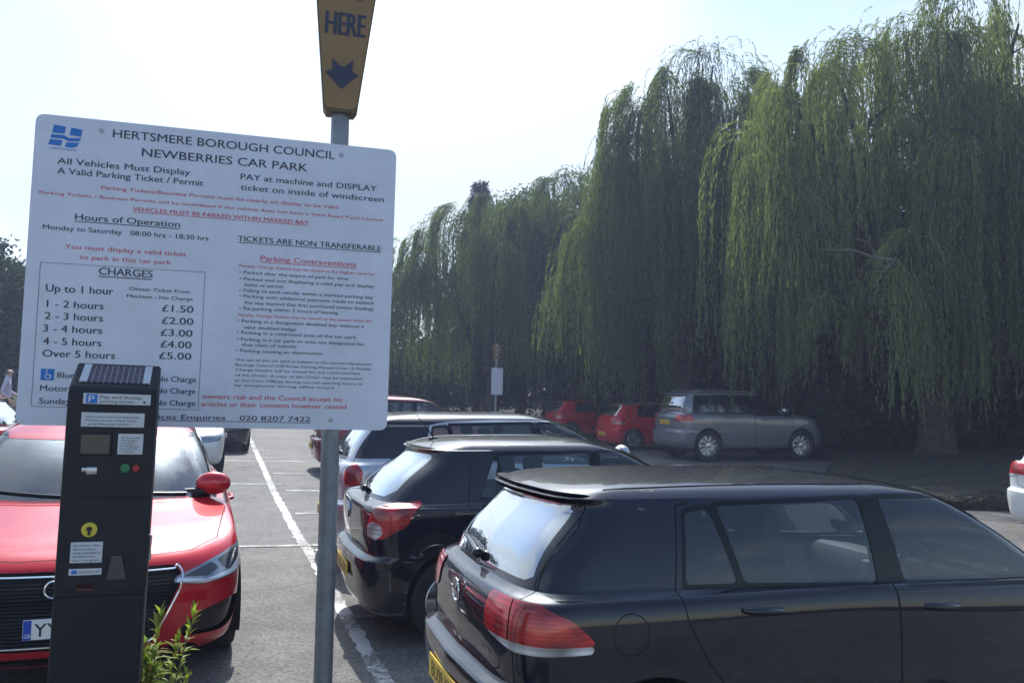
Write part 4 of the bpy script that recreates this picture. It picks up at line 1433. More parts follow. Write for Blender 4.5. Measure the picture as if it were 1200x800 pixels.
        mb.box(T((2.72, -.37, .93)), (.20, .36, .07), rot=Matrix.Rotation(R(12), 4, 'Y'), bevel=.03)
        mb.box(T((2.74, 0, .80)), (.06, .30, .20), bevel=.02)
        mb.build('dashboard', M['cabin'], root)
        mb = MB()
        mb.box(T((.50, 0, .98)), (.62, 1.10, .025), bevel=.008)
        mb.build('parcel_shelf', M['cabin'], root)
        mb = MB()
        sw = Matrix.Translation(T((2.50, -.37, .93))) @ Matrix.Rotation(R(-62), 4, 'Z' if False else 'Y') @ Matrix.Rotation(R(90), 4, 'X')
        prof = [(.185 + .016 * math.cos(R(a)), .016 * math.sin(R(a))) for a in range(0, 360, 30)]
        mb.lathe(prof, n=36, mat=sw, close=True)
        mb.lathe([(.001, .02), (.06, .018), (.065, -.02), (.001, -.03)], n=20, mat=sw)
        for a in (0, 180, 270):
            m = sw @ Matrix.Rotation(R(a), 4, 'Y')
            mb.box((m @ Vector((.12, 0, 0))), (.13, .016, .035), rot=m.to_3x3().to_4x4(), bevel=.005)
        mb.tube([T((2.52, -.37, .92)), T((2.78, -.37, .80))], .03, n=10)
        mb.build('steering_wheel', M['black_trim'], root)
        hit = bvh.ray_cast(Vector((2.36, 0, 1.0)), Vector((0, 0, 1)))
        mb = MB()
        mb.box(T((2.34, 0, 1.30)), (.03, .22, .07), bevel=.015)
        mb.tube([T((2.34, 0, 1.32)), T((2.40, 0, 1.37))], .01, n=6)
        mb.build('rear_view_mirror', M['black_trim'], root)
    # number plates
    def plate_obj(txt, z, x_end, dirn, mat_, blue):
        # plate lies on the bumper: +1 = front
        hit = bvh.ray_cast(Vector((x_end + dirn * .5, .0, z)), Vector((-dirn, 0, 0)))
        x = hit[0].x if hit[0] else x_end
        mb = MB()
        c = T((x + dirn * .006, 0, z))
        m = Matrix.Translation(c) @ (Matrix.Rotation(R(-90), 4, 'Z') if dirn < 0 else Matrix.Rotation(R(90), 4, 'Z'))
        mb.box(m @ Vector((0, 0, 0)), (.52, .008, .112), rot=m.to_3x3().to_4x4(), bevel=.003, seg=1)
        mb.mi = 1
        put_text(mb, txt, -.205, .235, 0, .076, m, .006, -.0052)
        if blue:
            mb.mi = 2
            mb.prism([(-.258, -.054), (-.218, -.054), (-.218, .054), (-.258, .054)], -.0048, -.0044, m)
            mb.mi = 3
            put_text(mb, 'GB', -.253, -.223, -.03, .022, m, 0, -.0054)
        mb.build('number_plate', [mat_, M['plate_black'], M['plate_blue'], M['plate_white']], root)
    if plate:
        plate_obj(plate, spec['plate_rear'], 0, -1, M['plate_yellow'], False)
    if front_plate:
        plate_obj(front_plate, spec['plate_front'], L, 1, M['plate_white'], True)
    if extras:
        extras(root, T, bvh, L)
    return root


def surf(bvh, o, d):
    sg = -1 if o[1] < 0 else 1                       # only the left half is stored
    h = bvh.ray_cast(Vector((o[0], abs(o[1]), o[2])), Vector((d[0], d[1] * sg, d[2])))
    if h[0] is None:
        return Vector((o[0], o[1], 1.0)), Vector((0, 0, 1))
    a, b = Vector(h[0]), Vector(h[1])
    if b.dot(Vector((d[0], d[1] * sg, d[2]))) > 0:
        b = -b
    a.y *= sg; b.y *= sg
    return a, b


def rear_wiper(root, T, bvh, z=1.06, length=.34, y0=.0, side=1):
    a, na = surf(bvh, (-1, y0, z), (1, 0, 0))
    b, nb = surf(bvh, (-1, y0 + side * length, z + .035), (1, 0, 0))
    c, nc_ = surf(bvh, (-1, y0 + side * length * .4, z + .02), (1, 0, 0))
    mb = MB()
    mb.ball(T(a + na * .02), (.03, .035, .025))
    mb.tube([T(a + na * .03), T(c + nc_ * .035), T(b + nb * .03)], [.014, .011, .008], n=8)
    mb.tube([T(a.lerp(b, .15) + nb * .012), T(c + nc_ * .014), T(b.lerp(a, -.12) + nb * .012)], .007, n=6)
    mb.build('rear_wiper', M['black_trim'], root)


def aerial(root, T, bvh, x, L=.22):
    p, n_ = surf(bvh, (x, 0, 3), (0, 0, -1))
    mb = MB()
    mb.ball(T(p), (.045, .022, .018))
    q = T(p) + np.array([0, 0, .01])
    mb.tube([q, q + np.array([-.6 * L, 0, .75 * L])], [.006, .003], n=6)
    mb.build('aerial', M['black_trim'], root)


def ring_badge(mb, c, m, r, t):
    prof = [(r + t * math.cos(R(a)), t * math.sin(R(a))) for a in range(0, 360, 45)]
    mb.lathe(prof, n=28, mat=Matrix.Translation(c) @ m, close=True)


# ---- the black hatchback nearest the camera
def golf_extras(root, T, bvh, L):
    rear_wiper(root, T, bvh, 1.065, .36, 0, 1)
    p, n_ = surf(bvh, (-1, 0, .90), (1, 0, 0))
    mb = MB()
    c = Vector(T(p)) + Vector((-.008, 0, 0))
    m = Matrix.Translation(c) @ Matrix.Rotation(R(-90), 4, 'Z')
    ring_badge(mb, c, Matrix.Rotation(R(-90), 4, 'Z'), .052, .005)
    put_text(mb, 'V', -.026, .026, .020, .036, m, .01, -.003)
    put_text(mb, 'W', -.036, .036, -.017, .036, m, .01, -.003)
    mb.build('badge', M['chrome'], root)
    q, n2 = surf(bvh, (-1, -.44, .735), (1, 0, 0))
    mb = MB()
    m = Matrix.Translation(Vector(T(q)) + Vector((-.004, 0, 0))) @ Matrix.Rotation(math.atan2(n2.y, n2.x) + R(90), 4, 'Z')
    put_text(mb, 'TDI', -.06, .05, 0, .026, m, .01, -.003)
    mb.build('lettering', M['chrome'], root)
    mb = MB()
    a, _ = surf(bvh, (-1, .55, .30), (1, 0, 0))
    mb.tube([T((a.x - .01, .50, .25)), T((.4, .50, .25))], .03, n=14)
    mb.build('exhaust_pipe', M['chrome'], root)
    # black seal strips either side of the roof panel
    mb = MB()
    for sg in (1, -1):
        pts = []
        for x in np.linspace(.62, 2.12, 14):
            h, n_ = surf(bvh, (x, sg * .545, 3), (0, 0, -1))
            if h is None:
                h, n_ = surf(bvh, (x, .545, 3), (0, 0, -1)); 
            hh = h if sg > 0 else Vector((h.x, -h.y, h.z))
            pts.append(T((hh.x, sg * .545, hh.z - .002)))
        mb.tube(pts, .006, n=6)
    mb.build('roof_seal', M['black_trim'], root)


P_BLACK = paint('paint_black', (0.0035, 0.0045, 0.014), 0.0, 0.4)
P_CHAR = paint('paint_charcoal', (0.005, 0.006, 0.014), 0.0, 0.4)
P_RED = paint('paint_red', (0.50, 0.008, 0.018), 0.15, 0.3)
P_RED2 = paint('paint_bright_red', (0.58, 0.012, 0.022), 0.1, 0.3)
P_MAROON = paint('paint_maroon', (0.16, 0.008, 0.018), 0.3, 0.3)
P_SILVER = paint('paint_pale_silver', (0.50, 0.52, 0.58), 0.5, 0.3)
P_GREY = paint('paint_silver_grey', (0.17, 0.185, 0.215), 0.4, 0.3)
P_WHITE = paint('paint_white', (0.72, 0.73, 0.74), 0.0, 0.35)
P_DARK = paint('paint_dark_blue', (0.010, 0.013, 0.022), 0.2, 0.3)

golf = car_spec(res=(9, 9), filler=(.62, .86, .085),
                ring={8: dict(xf=3.86), 9: dict(xf=3.68), 10: dict(xf=3.46), 11: dict(xf=3.14), 12: dict(xf=2.79), 13: dict(xf=2.65), 14: dict(xf=2.42, z=1.43), 15: dict(xf=2.15)},
                win_front=[(2.155, .998), (3.34, .945), (3.18, 1.115), (2.77, 1.335), (2.61, 1.366), (2.125, 1.375)],
                door_f=[(2.046, .26), (2.046, 1.405), (2.68, 1.398), (2.85, 1.36), (3.26, 1.125), (3.40, .95), (3.30, .80), (3.02, .50), (2.98, .26)],
                mirror=(3.56, .98))
make_car('parked_car', 'black hatchback closest to the camera, its right side and red tail lamp in full view', 'car', (-.30, 4.01), R(18.6), (.93, .93, .958), golf, P_BLACK,
         'cars parked in the bays', plate='BU09 KXF', extras=golf_extras, wheel_style='five')


# ---- the rounder dark hatchback behind it
def clio_extras(root, T, bvh, L):
    rear_wiper(root, T, bvh, 1.05, .32, 0, 1)
    aerial(root, T, bvh, .78, .24)
    p, n_ = surf(bvh, (-1, 0, .90), (1, 0, 0))
    mb = MB()
    m = Matrix.Translation(Vector(T(p)) + Vector((-.005, 0, 0))) @ Matrix.Rotation(R(-90), 4, 'Z')
    o_ = [(0, .062), (.045, 0), (0, -.062), (-.045, 0)]; i_ = [(0, .034), (.022, 0), (0, -.034), (-.022, 0)]
    for k in range(4):
        a, b = o_[k], o_[(k + 1) % 4]; c, d = i_[(k + 1) % 4], i_[k]
        mb.prism([a, b, c, d], -.008, .004, m)
    mb.build('badge', M['chrome'], root)


clio = car_spec(L=4.2, res=(8, 9),
                ring={6: dict(xr=.05), 7: dict(xr=.05, w=.885), 8: dict(xr=.07, w=.87), 9: dict(xr=.11, w=.84), 10: dict(xr=.17, w=.81, z=1.02, sr=.14, cr=.3),
                      11: dict(xr=.35, z=1.2, sr=.16, cr=.28), 12: dict(xr=.56, z=1.36, sr=.15, cr=.26), 13: dict(xr=.54, z=1.395, sr=.15, cr=.26), 14: dict(xr=.67, sr=.13), 15: dict(xr=.85)},
                quarter=[(.98, 1.06), (1.10, 1.05), (1.16, 1.33), (1.12, 1.33)],
                taillight=dict(frame='rq', polys=[(TLR, rp([(.545, .775), (.52, .86), (.60, 1.0), (.88, 1.045), (.91, 1.0), (.86, .87), (.70, .775)], .03)),
                                                  (TLC, rp([(.53, .785), (.525, .865), (.60, .90), (.68, .875), (.70, .81), (.63, .765)], .02))]),
                tailgate=[(-.02, .655), (.46, .655), (.54, .72), (.56, .98), (.62, 1.03), (.54, 1.375), (.50, 1.395), (-.02, 1.395)],
                rear_glass=[(-.02, 1.04), (.50, 1.05), (.585, 1.10), (.51, 1.335), (.47, 1.358), (-.02, 1.358)])
make_car('parked_car', 'rounded charcoal hatchback with a roof aerial, second in the row', 'car', (-1.29, 6.6), R(19.5), (.91, .91, .97), clio, P_CHAR,
         'cars parked in the bays', plate='LN56 ZRO', extras=clio_extras)

# ---- pale silver car with dark roof, third in the row
mini = car_spec(L=4.2, res=(6, 7), two_tone=True, two_tone_z=1.035,
                ring={10: dict(xr=.15), 11: dict(xr=.23), 12: dict(xr=.33), 13: dict(xr=.29)},
                taillight=dict(frame='rq', polys=[(TLR, rp([(.62, .80), (.60, .96), (.72, 1.0), (.80, .93), (.78, .80)], .04))]))
make_car('parked_car', 'pale silver hatchback with a dark roof, third in the row behind the charcoal car', 'car', (-2.02, 9.05), R(19), (1.08, .96, 1.05), mini, P_SILVER,
         'cars parked in the bays', roof_mat=P_BLACK, plate='RE11 VTC', extras=lambda r, T, b, L: rear_wiper(r, T, b))

# ---- maroon people carrier further along
mpv = car_spec(L=4.2, res=(6, 7), ring={11: dict(xr=.23), 12: dict(xr=.30, xf=2.66), 13: dict(xr=.26, xf=2.55), 14: dict(xr=.34, xf=2.38)},
               taillight=dict(frame='rq', polys=[(TLR, rp([(.58, .78), (.58, 1.0), (.74, 1.0), (.78, .80)], .03))]),
               win_front=[(2.09, 1.02), (3.12, .985), (3.05, 1.08), (2.6, 1.372), (2.09, 1.385)],
               door_f=[(2.046, .26), (2.046, 1.405), (2.62, 1.39), (3.07, 1.10), (3.14, 1.0), (3.13, .80), (3.02, .50), (2.98, .26)])
make_car('parked_car', 'maroon people carrier half hidden behind the grey sign post', 'car', (-4.15, 17.4), R(19), (.98, .98, 1.08), mpv, P_MAROON, 'cars parked in the bays', plate='KV07 DYB')

# ---- far row
hatch = car_spec(res=(5, 6))
make_car('parked_car', 'bright red hatchback farthest along the row under the willows', 'car', (1.35, 31.0), R(17), (.90, .92, .97), hatch, P_RED2, 'cars parked in the bays', plate='GN58 HMW')
make_car('parked_car', 'red hatchback with a paler roof, beside the silver grey four by four', 'car', (2.85, 26.2), R(17), (.93, .96, .99), car_spec(res=(5, 6), two_tone=True), P_RED2, 'cars parked in the bays', roof_mat=P_GREY, plate='LK06 PTN')
suv = car_spec(res=(6, 7), ring={0: dict(z=.26), 1: dict(z=.30), 11: dict(xr=.17, w=.765), 12: dict(xr=.24, w=.71), 13: dict(xr=.18, w=.69), 14: dict(xr=.25, w=.63), 6: dict(zf=.76, zq=.82), 7: dict(zf=.87, zq=.93, xf=4.10), 8: dict(zf=.935, zq=.97, xf=3.88), 9: dict(zf=.975, zq=.985)},
               wheel=.33, arch=.375, rear_axle=.78, front_axle=3.36,
               quarter=[(.42, 1.04), (1.0, 1.03), (1.0, 1.36), (.52, 1.36)], win_rear=[(1.06, 1.03), (1.95, 1.02), (1.95, 1.375), (1.06, 1.37)],
               win_front=[(2.03, 1.0), (3.1, .975), (2.93, 1.115), (2.5, 1.35), (2.03, 1.375)],
               taillight=dict(frame='rq', polys=[(TLR, rp([(.42, .84), (.42, .97), (.84, .97), (.88, .84)], .03))]),
               tailgate=[(-.02, .655), (.56, .655), (.62, .72), (.66, .98), (.66, 1.02), (.60, 1.375), (.55, 1.395), (-.02, 1.395)],
               rear_glass=[(-.02, 1.03), (.58, 1.03), (.62, 1.06), (.57, 1.345), (.54, 1.362), (-.02, 1.362)], plate_rear=.80)


def suv_extras(root, T, bvh, L):
    mb = MB()
    for sg in (1, -1):
        pts = []
        for x in np.linspace(.5, 2.3, 10):
            h, n_ = surf(bvh, (x, .56, 3), (0, 0, -1))
            pts.append(T((x, sg * .56, h.z + (.035 if .55 < x < 2.25 else .0))))
        mb.tube(pts, .016, n=8)
    mb.build('roof_rails', M['alloy'], root)


make_car('parked_car', 'large silver grey four by four with roof rails, in the shade of the willows', 'car', (4.05, 22.4), R(17), (1.09, 1.06, 1.24), suv, P_GREY, 'cars parked in the bays', plate='BD10 FWL', side_glass='privacy', wheel_style='ten', extras=suv_extras)
make_car('parked_car', 'white hatchback with dark tree reflections painted over its roof, cut by the right edge of the picture', 'car', (6.72, 10.4), R(20), (.97, .98, .98), car_spec(res=(6, 7), two_tone=True, two_tone_z=1.0), P_WHITE, 'cars parked in the bays', roof_mat=P_BLACK, plate='EO13 LBV')  # black upper body stands in for dark trees reflected in roof and glass

# ---- the red hatchback facing the camera
grille_m = newmat('grille_bars')
t = grille_m.node_tree; n = t.nodes.new
out = n('ShaderNodeOutputMaterial'); b = n('ShaderNodeBsdfPrincipled'); tcn = n('ShaderNodeTexCoord')
wv = n('ShaderNodeTexWave'); wv.bands_direction = 'Z'; wv.inputs['Scale'].default_value = 15
lk(t, tcn.outputs['Object'], wv.inputs['Vector'])
rpn = n('ShaderNodeValToRGB'); rpn.color_ramp.elements[0].position = .35; rpn.color_ramp.elements[1].position = .6
rpn.color_ramp.elements[0].color = (.003, .003, .004, 1); rpn.color_ramp.elements[1].color = (.014, .016, .022, 1)
lk(t, wv.outputs['Fac'], rpn.inputs[0]); lk(t, rpn.outputs[0], b.inputs['Base Color']); b.inputs['Roughness'].default_value = .25
bp = n('ShaderNodeBump'); bp.inputs['Distance'].default_value = .02; lk(t, wv.outputs['Fac'], bp.inputs['Height']); lk(t, bp.outputs[0], b.inputs['Normal'])
lk(t, b.outputs[0], out.inputs['Surface'])

G_OUT = [(-.02, .745), (.46, .74), (.50, .70), (.49, .62), (.37, .33), (.33, .305), (-.02, .305)]
audi = car_spec(res=(9, 9), ring={6: dict(xf=4.19, zf=.69, zq=.75), 5: dict(xf=4.205, zf=.64), 7: dict(xf=4.14, zf=.765, zq=.86, sf=.24), 8: dict(xf=3.84, zf=.865, zq=.925)},
                headlight=dict(frame='front', polys=[(HL, rp([(.46, .645), (.47, .672), (.66, .742), (.83, .795), (.865, .76), (.86, .685), (.82, .64), (.62, .618)], .02)),
                                                     (LMP, rp([(.51, .672), (.66, .728), (.70, .69), (.64, .656)], .015)),
                                                     (LMP, rp([(.69, .735), (.81, .775), (.82, .70), (.76, .665), (.72, .69)], .015)),
                                                     (LED, [(.475, .648), (.485, .666), (.63, .643), (.77, .668), (.815, .715), (.845, .775), (.86, .752), (.855, .69), (.815, .648), (.63, .624)])]),
                grille_mat=grille_m,
                cuts=[(GRI, 'front', rp(G_OUT, .03)),
                      (INT, 'front', rp([(.52, .31), (.50, .36), (.62, .46), (.80, .50), (.83, .47), (.80, .33), (.74, .30)], .03)),
                      (INT, 'front', rp([(-.02, .21), (.62, .21), (.58, .255), (-.02, .265)], .01))],
                bonnet_poly=[(2.6, -.02), (4.09, -.02), (4.07, .3), (3.98, .55), (3.80, .70), (3.2, .785), (2.6, .82)])


def audi_extras(root, T, bvh, L):
    # chrome frame round the grille, following the nose
    mb = MB()
    pts = []
    poly = rp([(.475, .748), (.51, .70), (.50, .61), (.375, .322), (.335, .298)], .03)
    full = [(y, z) for y, z in poly]
    loop = full + [(-y, z) for y, z in reversed(full)]
    for y, z in loop + [loop[0]]:
        h, n_ = surf(bvh, (L + 1, abs(y), z), (-1, 0, 0))
        pts.append(T((h.x + .004, y, z)))
    fine = []
    for a, b in zip(pts[:-1], pts[1:]):
        k = max(1, int(np.linalg.norm(b - a) / .05))
        for i in range(k):
            q = a + (b - a) * i / k
            qq = q / np.array([.0 + scale_a[0], scale_a[1], scale_a[2]]) + np.array([L / 2, 0, 0])
            h, n_ = surf(bvh, (L + 1, abs(qq[1]), qq[2]), (-1, 0, 0))
            fine.append(T((h.x + .004, qq[1], qq[2])) if h else q)
    fine.append(fine[0])
    mb.tube(fine, .0065, n=8)
    mb.build('grille_surround', M['chrome'], root)
    mb = MB()
    for k in range(4):
        y = (k - 1.5) * .072
        h, n_ = surf(bvh, (L + 1, abs(y), .655), (-1, 0, 0))
        ring_badge(mb, Vector(T((h.x + .012 + .003 * (k % 2), y, .655))), Matrix.Rotation(R(90), 4, 'Z'), .046, .006)
    mb.build('badge', M['chrome'], root)
    # wipers
    mb = MB()
    for y0, y1 in ((.55, -.02), (-.05, -.60)):
        pp = []
        for u in np.linspace(0, 1, 8):
            y = y0 + (y1 - y0) * u
            h, n_ = surf(bvh, (L + 1, abs(y), 1.018 + .035 * u), (-1, 0, 0))
            pp.append(T((h.x + .012, y, 1.018 + .035 * u)))
        mb.tube(pp, .009, n=6)
    mb.build('wipers', M['black_trim'], root)


scale_a = (1.02, 1.10, 1.005)
# heading straight at the camera along its own bay; nose at about five metres
AH = R(-66.5)
nose = Vector((-2.455, 4.85, 0))
tail = nose - Vector((math.cos(AH), math.sin(AH), 0)) * 4.2 * scale_a[0]
make_car('parked_car', 'red hatchback facing the camera with four chrome rings on its grille, behind the ticket machine', 'car', (tail.x, tail.y), AH, scale_a, audi, P_RED,
         'cars parked in the bays', front_plate='YY14 NBL', wheel_style='five', extras=audi_extras)

# ---- other cars of the left row
make_car('parked_car', 'white hatchback just behind the red car that faces the camera', 'car', (-7.55, 19.2), R(-69), (.98, .97, 1.0), car_spec(res=(5, 6)), P_WHITE, 'cars parked in the bays', front_plate='HT12 OKR')
make_car('parked_car', 'dark blue hatchback behind the white one in the lane beyond the red car', 'car', (-8.6, 23.9), R(-68), (.98, .98, 1.0), car_spec(res=(5, 6)), P_DARK, 'cars parked in the bays', front_plate='KX08 JDU')
make_car('parked_car', 'dark red hatchback cut by the left edge, below the walking man', 'car', (-7.0, 12.2), R(199), (.95, .97, 1.0), car_spec(res=(5, 6)), P_MAROON, 'cars parked in the bays', plate='SA05 WGE')

# ------------------------------------------------------------------ sign board
SIGN_W, SIGN_H = 1.394, 1.199
SIGN = Matrix.Translation((-1.187, 3.35, 2.226)) @ Matrix.Rotation(.271, 4, 'Z') @ Matrix.Rotation(-.009 * -1, 4, 'Y')
M['board'] = pbr('board_skylight_tint', (0.61, 0.645, 0.77), 0.35, noise=0.09, nscale=5, rvar=.1)  # white board with the blue of skylight put into its colour
M['ink'] = pbr('ink_black', (0.020, 0.025, 0.06), 0.45)
M['ink_red'] = pbr('ink_red', (0.60, 0.06, 0.12), 0.45)
M['ink_blue'] = pbr('ink_blue', (0.01, 0.16, 0.55), 0.45)
M['back_alu'] = pbr('aluminium_back', (0.35, 0.36, 0.38), 0.4, 0.8, noise=.1)

root = empty('notice_board', (0, 0, 0))
root.matrix_world = SIGN
tag(root, 'large white car park charges notice board on grey posts, covered in black and red text', 'sign')
mb = MB()
pl = rp([(-SIGN_W / 2, -SIGN_H / 2), (SIGN_W / 2, -SIGN_H / 2), (SIGN_W / 2, SIGN_H / 2), (-SIGN_W / 2, SIGN_H / 2)], .035, 6)
mb.prism(pl, -.0015, .0015)
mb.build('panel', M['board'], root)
mb = MB()
for z in (.38, -.38):
    mb.box((0, .016, z), (SIGN_W * .9, .025, .04))
    for s in (-.464, .464):
        mb.tube([(s - .05, .02, z), (s - .045, .10, z), (s, .115, z), (s + .045, .10, z), (s + .05, .02, z)], .008, n=6)
mb.build('brackets', M['back_alu'], root)

for z in (.555, -.56):
    for s_ in (-.464, .464):
        mb = MB()
        mb.lathe([(.001, -.006), (.007, -.0055), (.009, -.002), (.009, 0)], n=12, mat=Matrix.Translation((s_, 0, z)))
        mb.build('bolt', M['back_alu'], root)

# inverse of the photographed board: (px, py) measured on the photograph -> board metres, fixed numbers
CX = np.array([(38, 132), (466, 177), (452, 507), (22, 495)], float)
CB = np.array([(-SIGN_W / 2, SIGN_H / 2), (SIGN_W / 2, SIGN_H / 2), (SIGN_W / 2, -SIGN_H / 2), (-SIGN_W / 2, -SIGN_H / 2)])
Ah = []
for (x, y), (u, v) in zip(CX, CB):
    Ah.append([x, y, 1, 0, 0, 0, -u * x, -u * y, -u]); Ah.append([0, 0, 0, x, y, 1, -v * x, -v * y, -v])
Hm = np.linalg.svd(np.array(Ah))[2][-1].reshape(3, 3)


def bd(x, y):
    q = Hm @ np.array([x, y, 1.0])
    return q[0] / q[2], q[1] / q[2]


def c1(x, y): return bd(20 + x * .38333, 120 + y * .38333)
def c2(x, y): return bd(20 + x * .38333, 300 + y * .38333)


black, red = MB(), MB()


def tline(fn, s, xa, ya, xb, yb, cap, colr=None, bold=0.0, ul=False):
    """cap = cap height in crop pixels; the board's own lines are level, so use the mean height"""
    a, b2 = fn(xa, ya), fn(xb, yb)
    zc = (a[1] + b2[1]) / 2
    k = SIGN_W / (430 / .38333)
    h = cap * k * .93
    mb = red if colr == 'r' else black
    put_text(mb, s, a[0], b2[0], zc, h, Matrix.Identity(4), bold, -.0026)
    if ul:
        mb.prism([(a[0], zc - h * .80), (b2[0], zc - h * .80), (b2[0], zc - h * .68), (a[0], zc - h * .68)], -.0026, -.0022)


LINES1 = [
    ('HERTSMERE BOROUGH COUNCIL', 283, 97, 970, 160, 30, None, .006, 0),
    ('NEWBERRIES CAR PARK', 373, 155, 885, 200, 30, None, .006, 0),
    ('All Vehicles Must Display', 115, 180, 522, 214, 22, None, .008, 0),
    ('A Valid Parking Ticket / Permit', 115, 210, 563, 248, 22, None, .008, 0),
    ('PAY at machine and DISPLAY', 677, 232, 1100, 265, 22, None, .008, 0),
    ('ticket on inside of windscreen', 677, 263, 1122, 300, 22, None, .008, 0),
    ('Parking Tickets/Business Permits must be clearly on display to be Valid', 250, 263, 980, 325, 13, 'r', .004, 0),
    ('Parking Tickets / Business Permits will be invalidated if the vehicle does not have a Valid Road Fund Licence', 62, 280, 1120, 362, 11, 'r', .004, 0),
    ('VEHICLES MUST BE PARKED WITHIN MARKED BAY', 347, 330, 888, 372, 15, 'r', .012, 1),
    ('Hours of Operation', 172, 352, 492, 376, 22, None, .012, 1),
    ('Monday to Saturday   08:00 hrs - 18:30 hrs', 75, 382, 580, 420, 17, None, .008, 0),
    ('TICKETS ARE NON TRANSFERABLE', 670, 422, 1112, 453, 20, None, .014, 1),
    ('You must display a valid ticket', 143, 443, 512, 468, 16, 'r', .006, 0),
    ('to park in this car park', 188, 475, 467, 493, 16, 'r', .006, 0),
    ('Parking Contraventions', 740, 483, 1035, 502, 20, 'r', .008, 1),
    ('CHARGES', 247, 518, 410, 528, 26, None, .012, 1)]
LINES2 = [
    ('Penalty Charge Notice may be issued at the Higher Level for', 675, 37, 1093, 62, 11, 'r', .004, 0),
    ('\u2022 Parked after the expiry of paid for time', 675, 55, 1010, 77, 12, None, .006, 0),
    ('\u2022 Parked and not displaying a valid pay and display', 675, 74, 1090, 102, 12, None, .006, 0),
    ('ticket or permit', 690, 92, 810, 101, 12, None, .006, 0),
    ('\u2022 Failing to park wholly within a marked parking bay', 675, 110, 1087, 135, 12, None, .006, 0),
    ('\u2022 Parking with additional payment made to extend', 675, 128, 1087, 152, 12, None, .006, 0),
    ('the stay beyond that first purchased (meter feeding)', 690, 147, 1087, 171, 12, None, .006, 0),
    ('\u2022 Re-parking within 2 hours of leaving', 675, 164, 978, 182, 12, None, .006, 0),
    ('Penalty Charge Notice may be issued at the Lower Level for', 672, 185, 1083, 208, 11, 'r', .004, 0),
    ('\u2022 Parking in a designated disabled bay without a', 670, 202, 1058, 225, 12, None, .006, 0),
    ('valid disabled badge', 688, 222, 850, 232, 12, None, .006, 0),
    ('\u2022 Parking in a restricted area of the car park', 668, 238, 1035, 257, 12, None, .006, 0),
    ('\u2022 Parking in a car park or area not designated for', 668, 257, 1060, 279, 12, None, .006, 0),
    ('that class of vehicle', 683, 274, 850, 285, 12, None, .006, 0),
    ('\u2022 Parking causing an obstruction', 665, 292, 930, 306, 12, None, .006, 0),
    ('The use of this car park is subject to the current Hertsmere', 665, 318, 1080, 342, 9, None, .004, 0),
    ('Borough Council (Off Street Parking Places) Order. A Penalty', 665, 333, 1080, 357, 9, None, .004, 0),
    ('Charge Notice will be issued for any contravention', 665, 348, 1045, 370, 9, None, .004, 0),
    ('of the Order. A copy of the Order may be inspected', 665, 364, 1050, 386, 9, None, .004, 0),
    ('at the Civic Offices during normal opening hours or', 663, 380, 1055, 402, 9, None, .004, 0),
    ('by telephone during office hours', 663, 396, 965, 411, 9, None, .004, 0),
    ('owners risk and the Council accept no', 566, 424, 990, 450, 17, 'r', .008, 0),
    ('articles or their contents however caused', 562, 446, 1003, 473, 17, 'r', .008, 0),
    ('Parking Services Enquiries    020 8207 7422', 240, 484, 893, 502, 18, None, .01, 1),
    ('Up to 1 hour', 88, 100, 292, 108, 26, None, .01, 0),
    ('Obtain Ticket From', 340, 104, 525, 113, 12, None, .008, 0),
    ('Machine - No Charge', 333, 126, 533, 135, 12, None, .008, 0),
    ('1 - 2 hours', 92, 146, 263, 154, 25, None, .01, 0), ('\u00a31.50', 440, 163, 535, 167, 25, None, .01, 0),
    ('2 - 3 hours', 87, 183, 262, 190, 25, None, .01, 0), ('\u00a32.00', 440, 200, 535, 204, 25, None, .01, 0),
    ('3 - 4 hours', 82, 220, 260, 228, 25, None, .01, 0), ('\u00a33.00', 437, 236, 533, 240, 25, None, .01, 0),
    ('4 - 5 hours', 83, 258, 258, 266, 25, None, .01, 0), ('\u00a34.00', 437, 271, 530, 275, 25, None, .01, 0),
    ('Over 5 hours', 82, 295, 300, 304, 25, None, .01, 0), ('\u00a35.00', 433, 305, 530, 310, 25, None, .01, 0),
    ('Blue Badge', 128, 361, 260, 366, 20, None, .008, 0), ('No Charge', 428, 375, 545, 380, 20, None, .008, 0),
    ('Motorcycles', 77, 399, 240, 405, 20, None, .008, 0), ('No Charge', 426, 410, 544, 415, 20, None, .008, 0),
    ('Sundays', 75, 437, 180, 441, 20, None, .008, 0), ('No Charge', 424, 446, 543, 451, 20, None, .008, 0)]
for s, xa, ya, xb, yb, cap, c, bo, ul in LINES1:
    tline(c1, s, xa, ya, xb, yb, cap, c, bo, ul)
for s, xa, ya, xb, yb, cap, c, bo, ul in LINES2:
    tline(c2, s, xa, ya, xb, yb, cap, c, bo, ul)
# thin box round the charges
ba, bb2 = c1(70, 490), c2(552, 470)
for x0_, z0_, x1_, z1_ in ((ba[0], ba[1], bb2[0], ba[1] - .0014), (ba[0], bb2[1], bb2[0], bb2[1] - .0014), (ba[0], bb2[1], ba[0] + .0014, ba[1]), (bb2[0], bb2[1], bb2[0] + .0014, ba[1])):
    black.prism([(x0_, z0_), (x1_, z0_), (x1_, z1_), (x0_, z1_)], -.0026, -.0022)
black.build('lettering', M['ink'], root, recalc=False)
red.build('red_lettering', M['ink_red'], root, recalc=False)
# council emblem: two slanted strokes joined by wavy bands
lg = MB()
la, lb = c1(88, 66), c1(187, 150)
lw, lh = lb[0] - la[0], la[1] - lb[1]


def lp(u, v):
    return la[0] + lw * u, lb[1] + lh * v


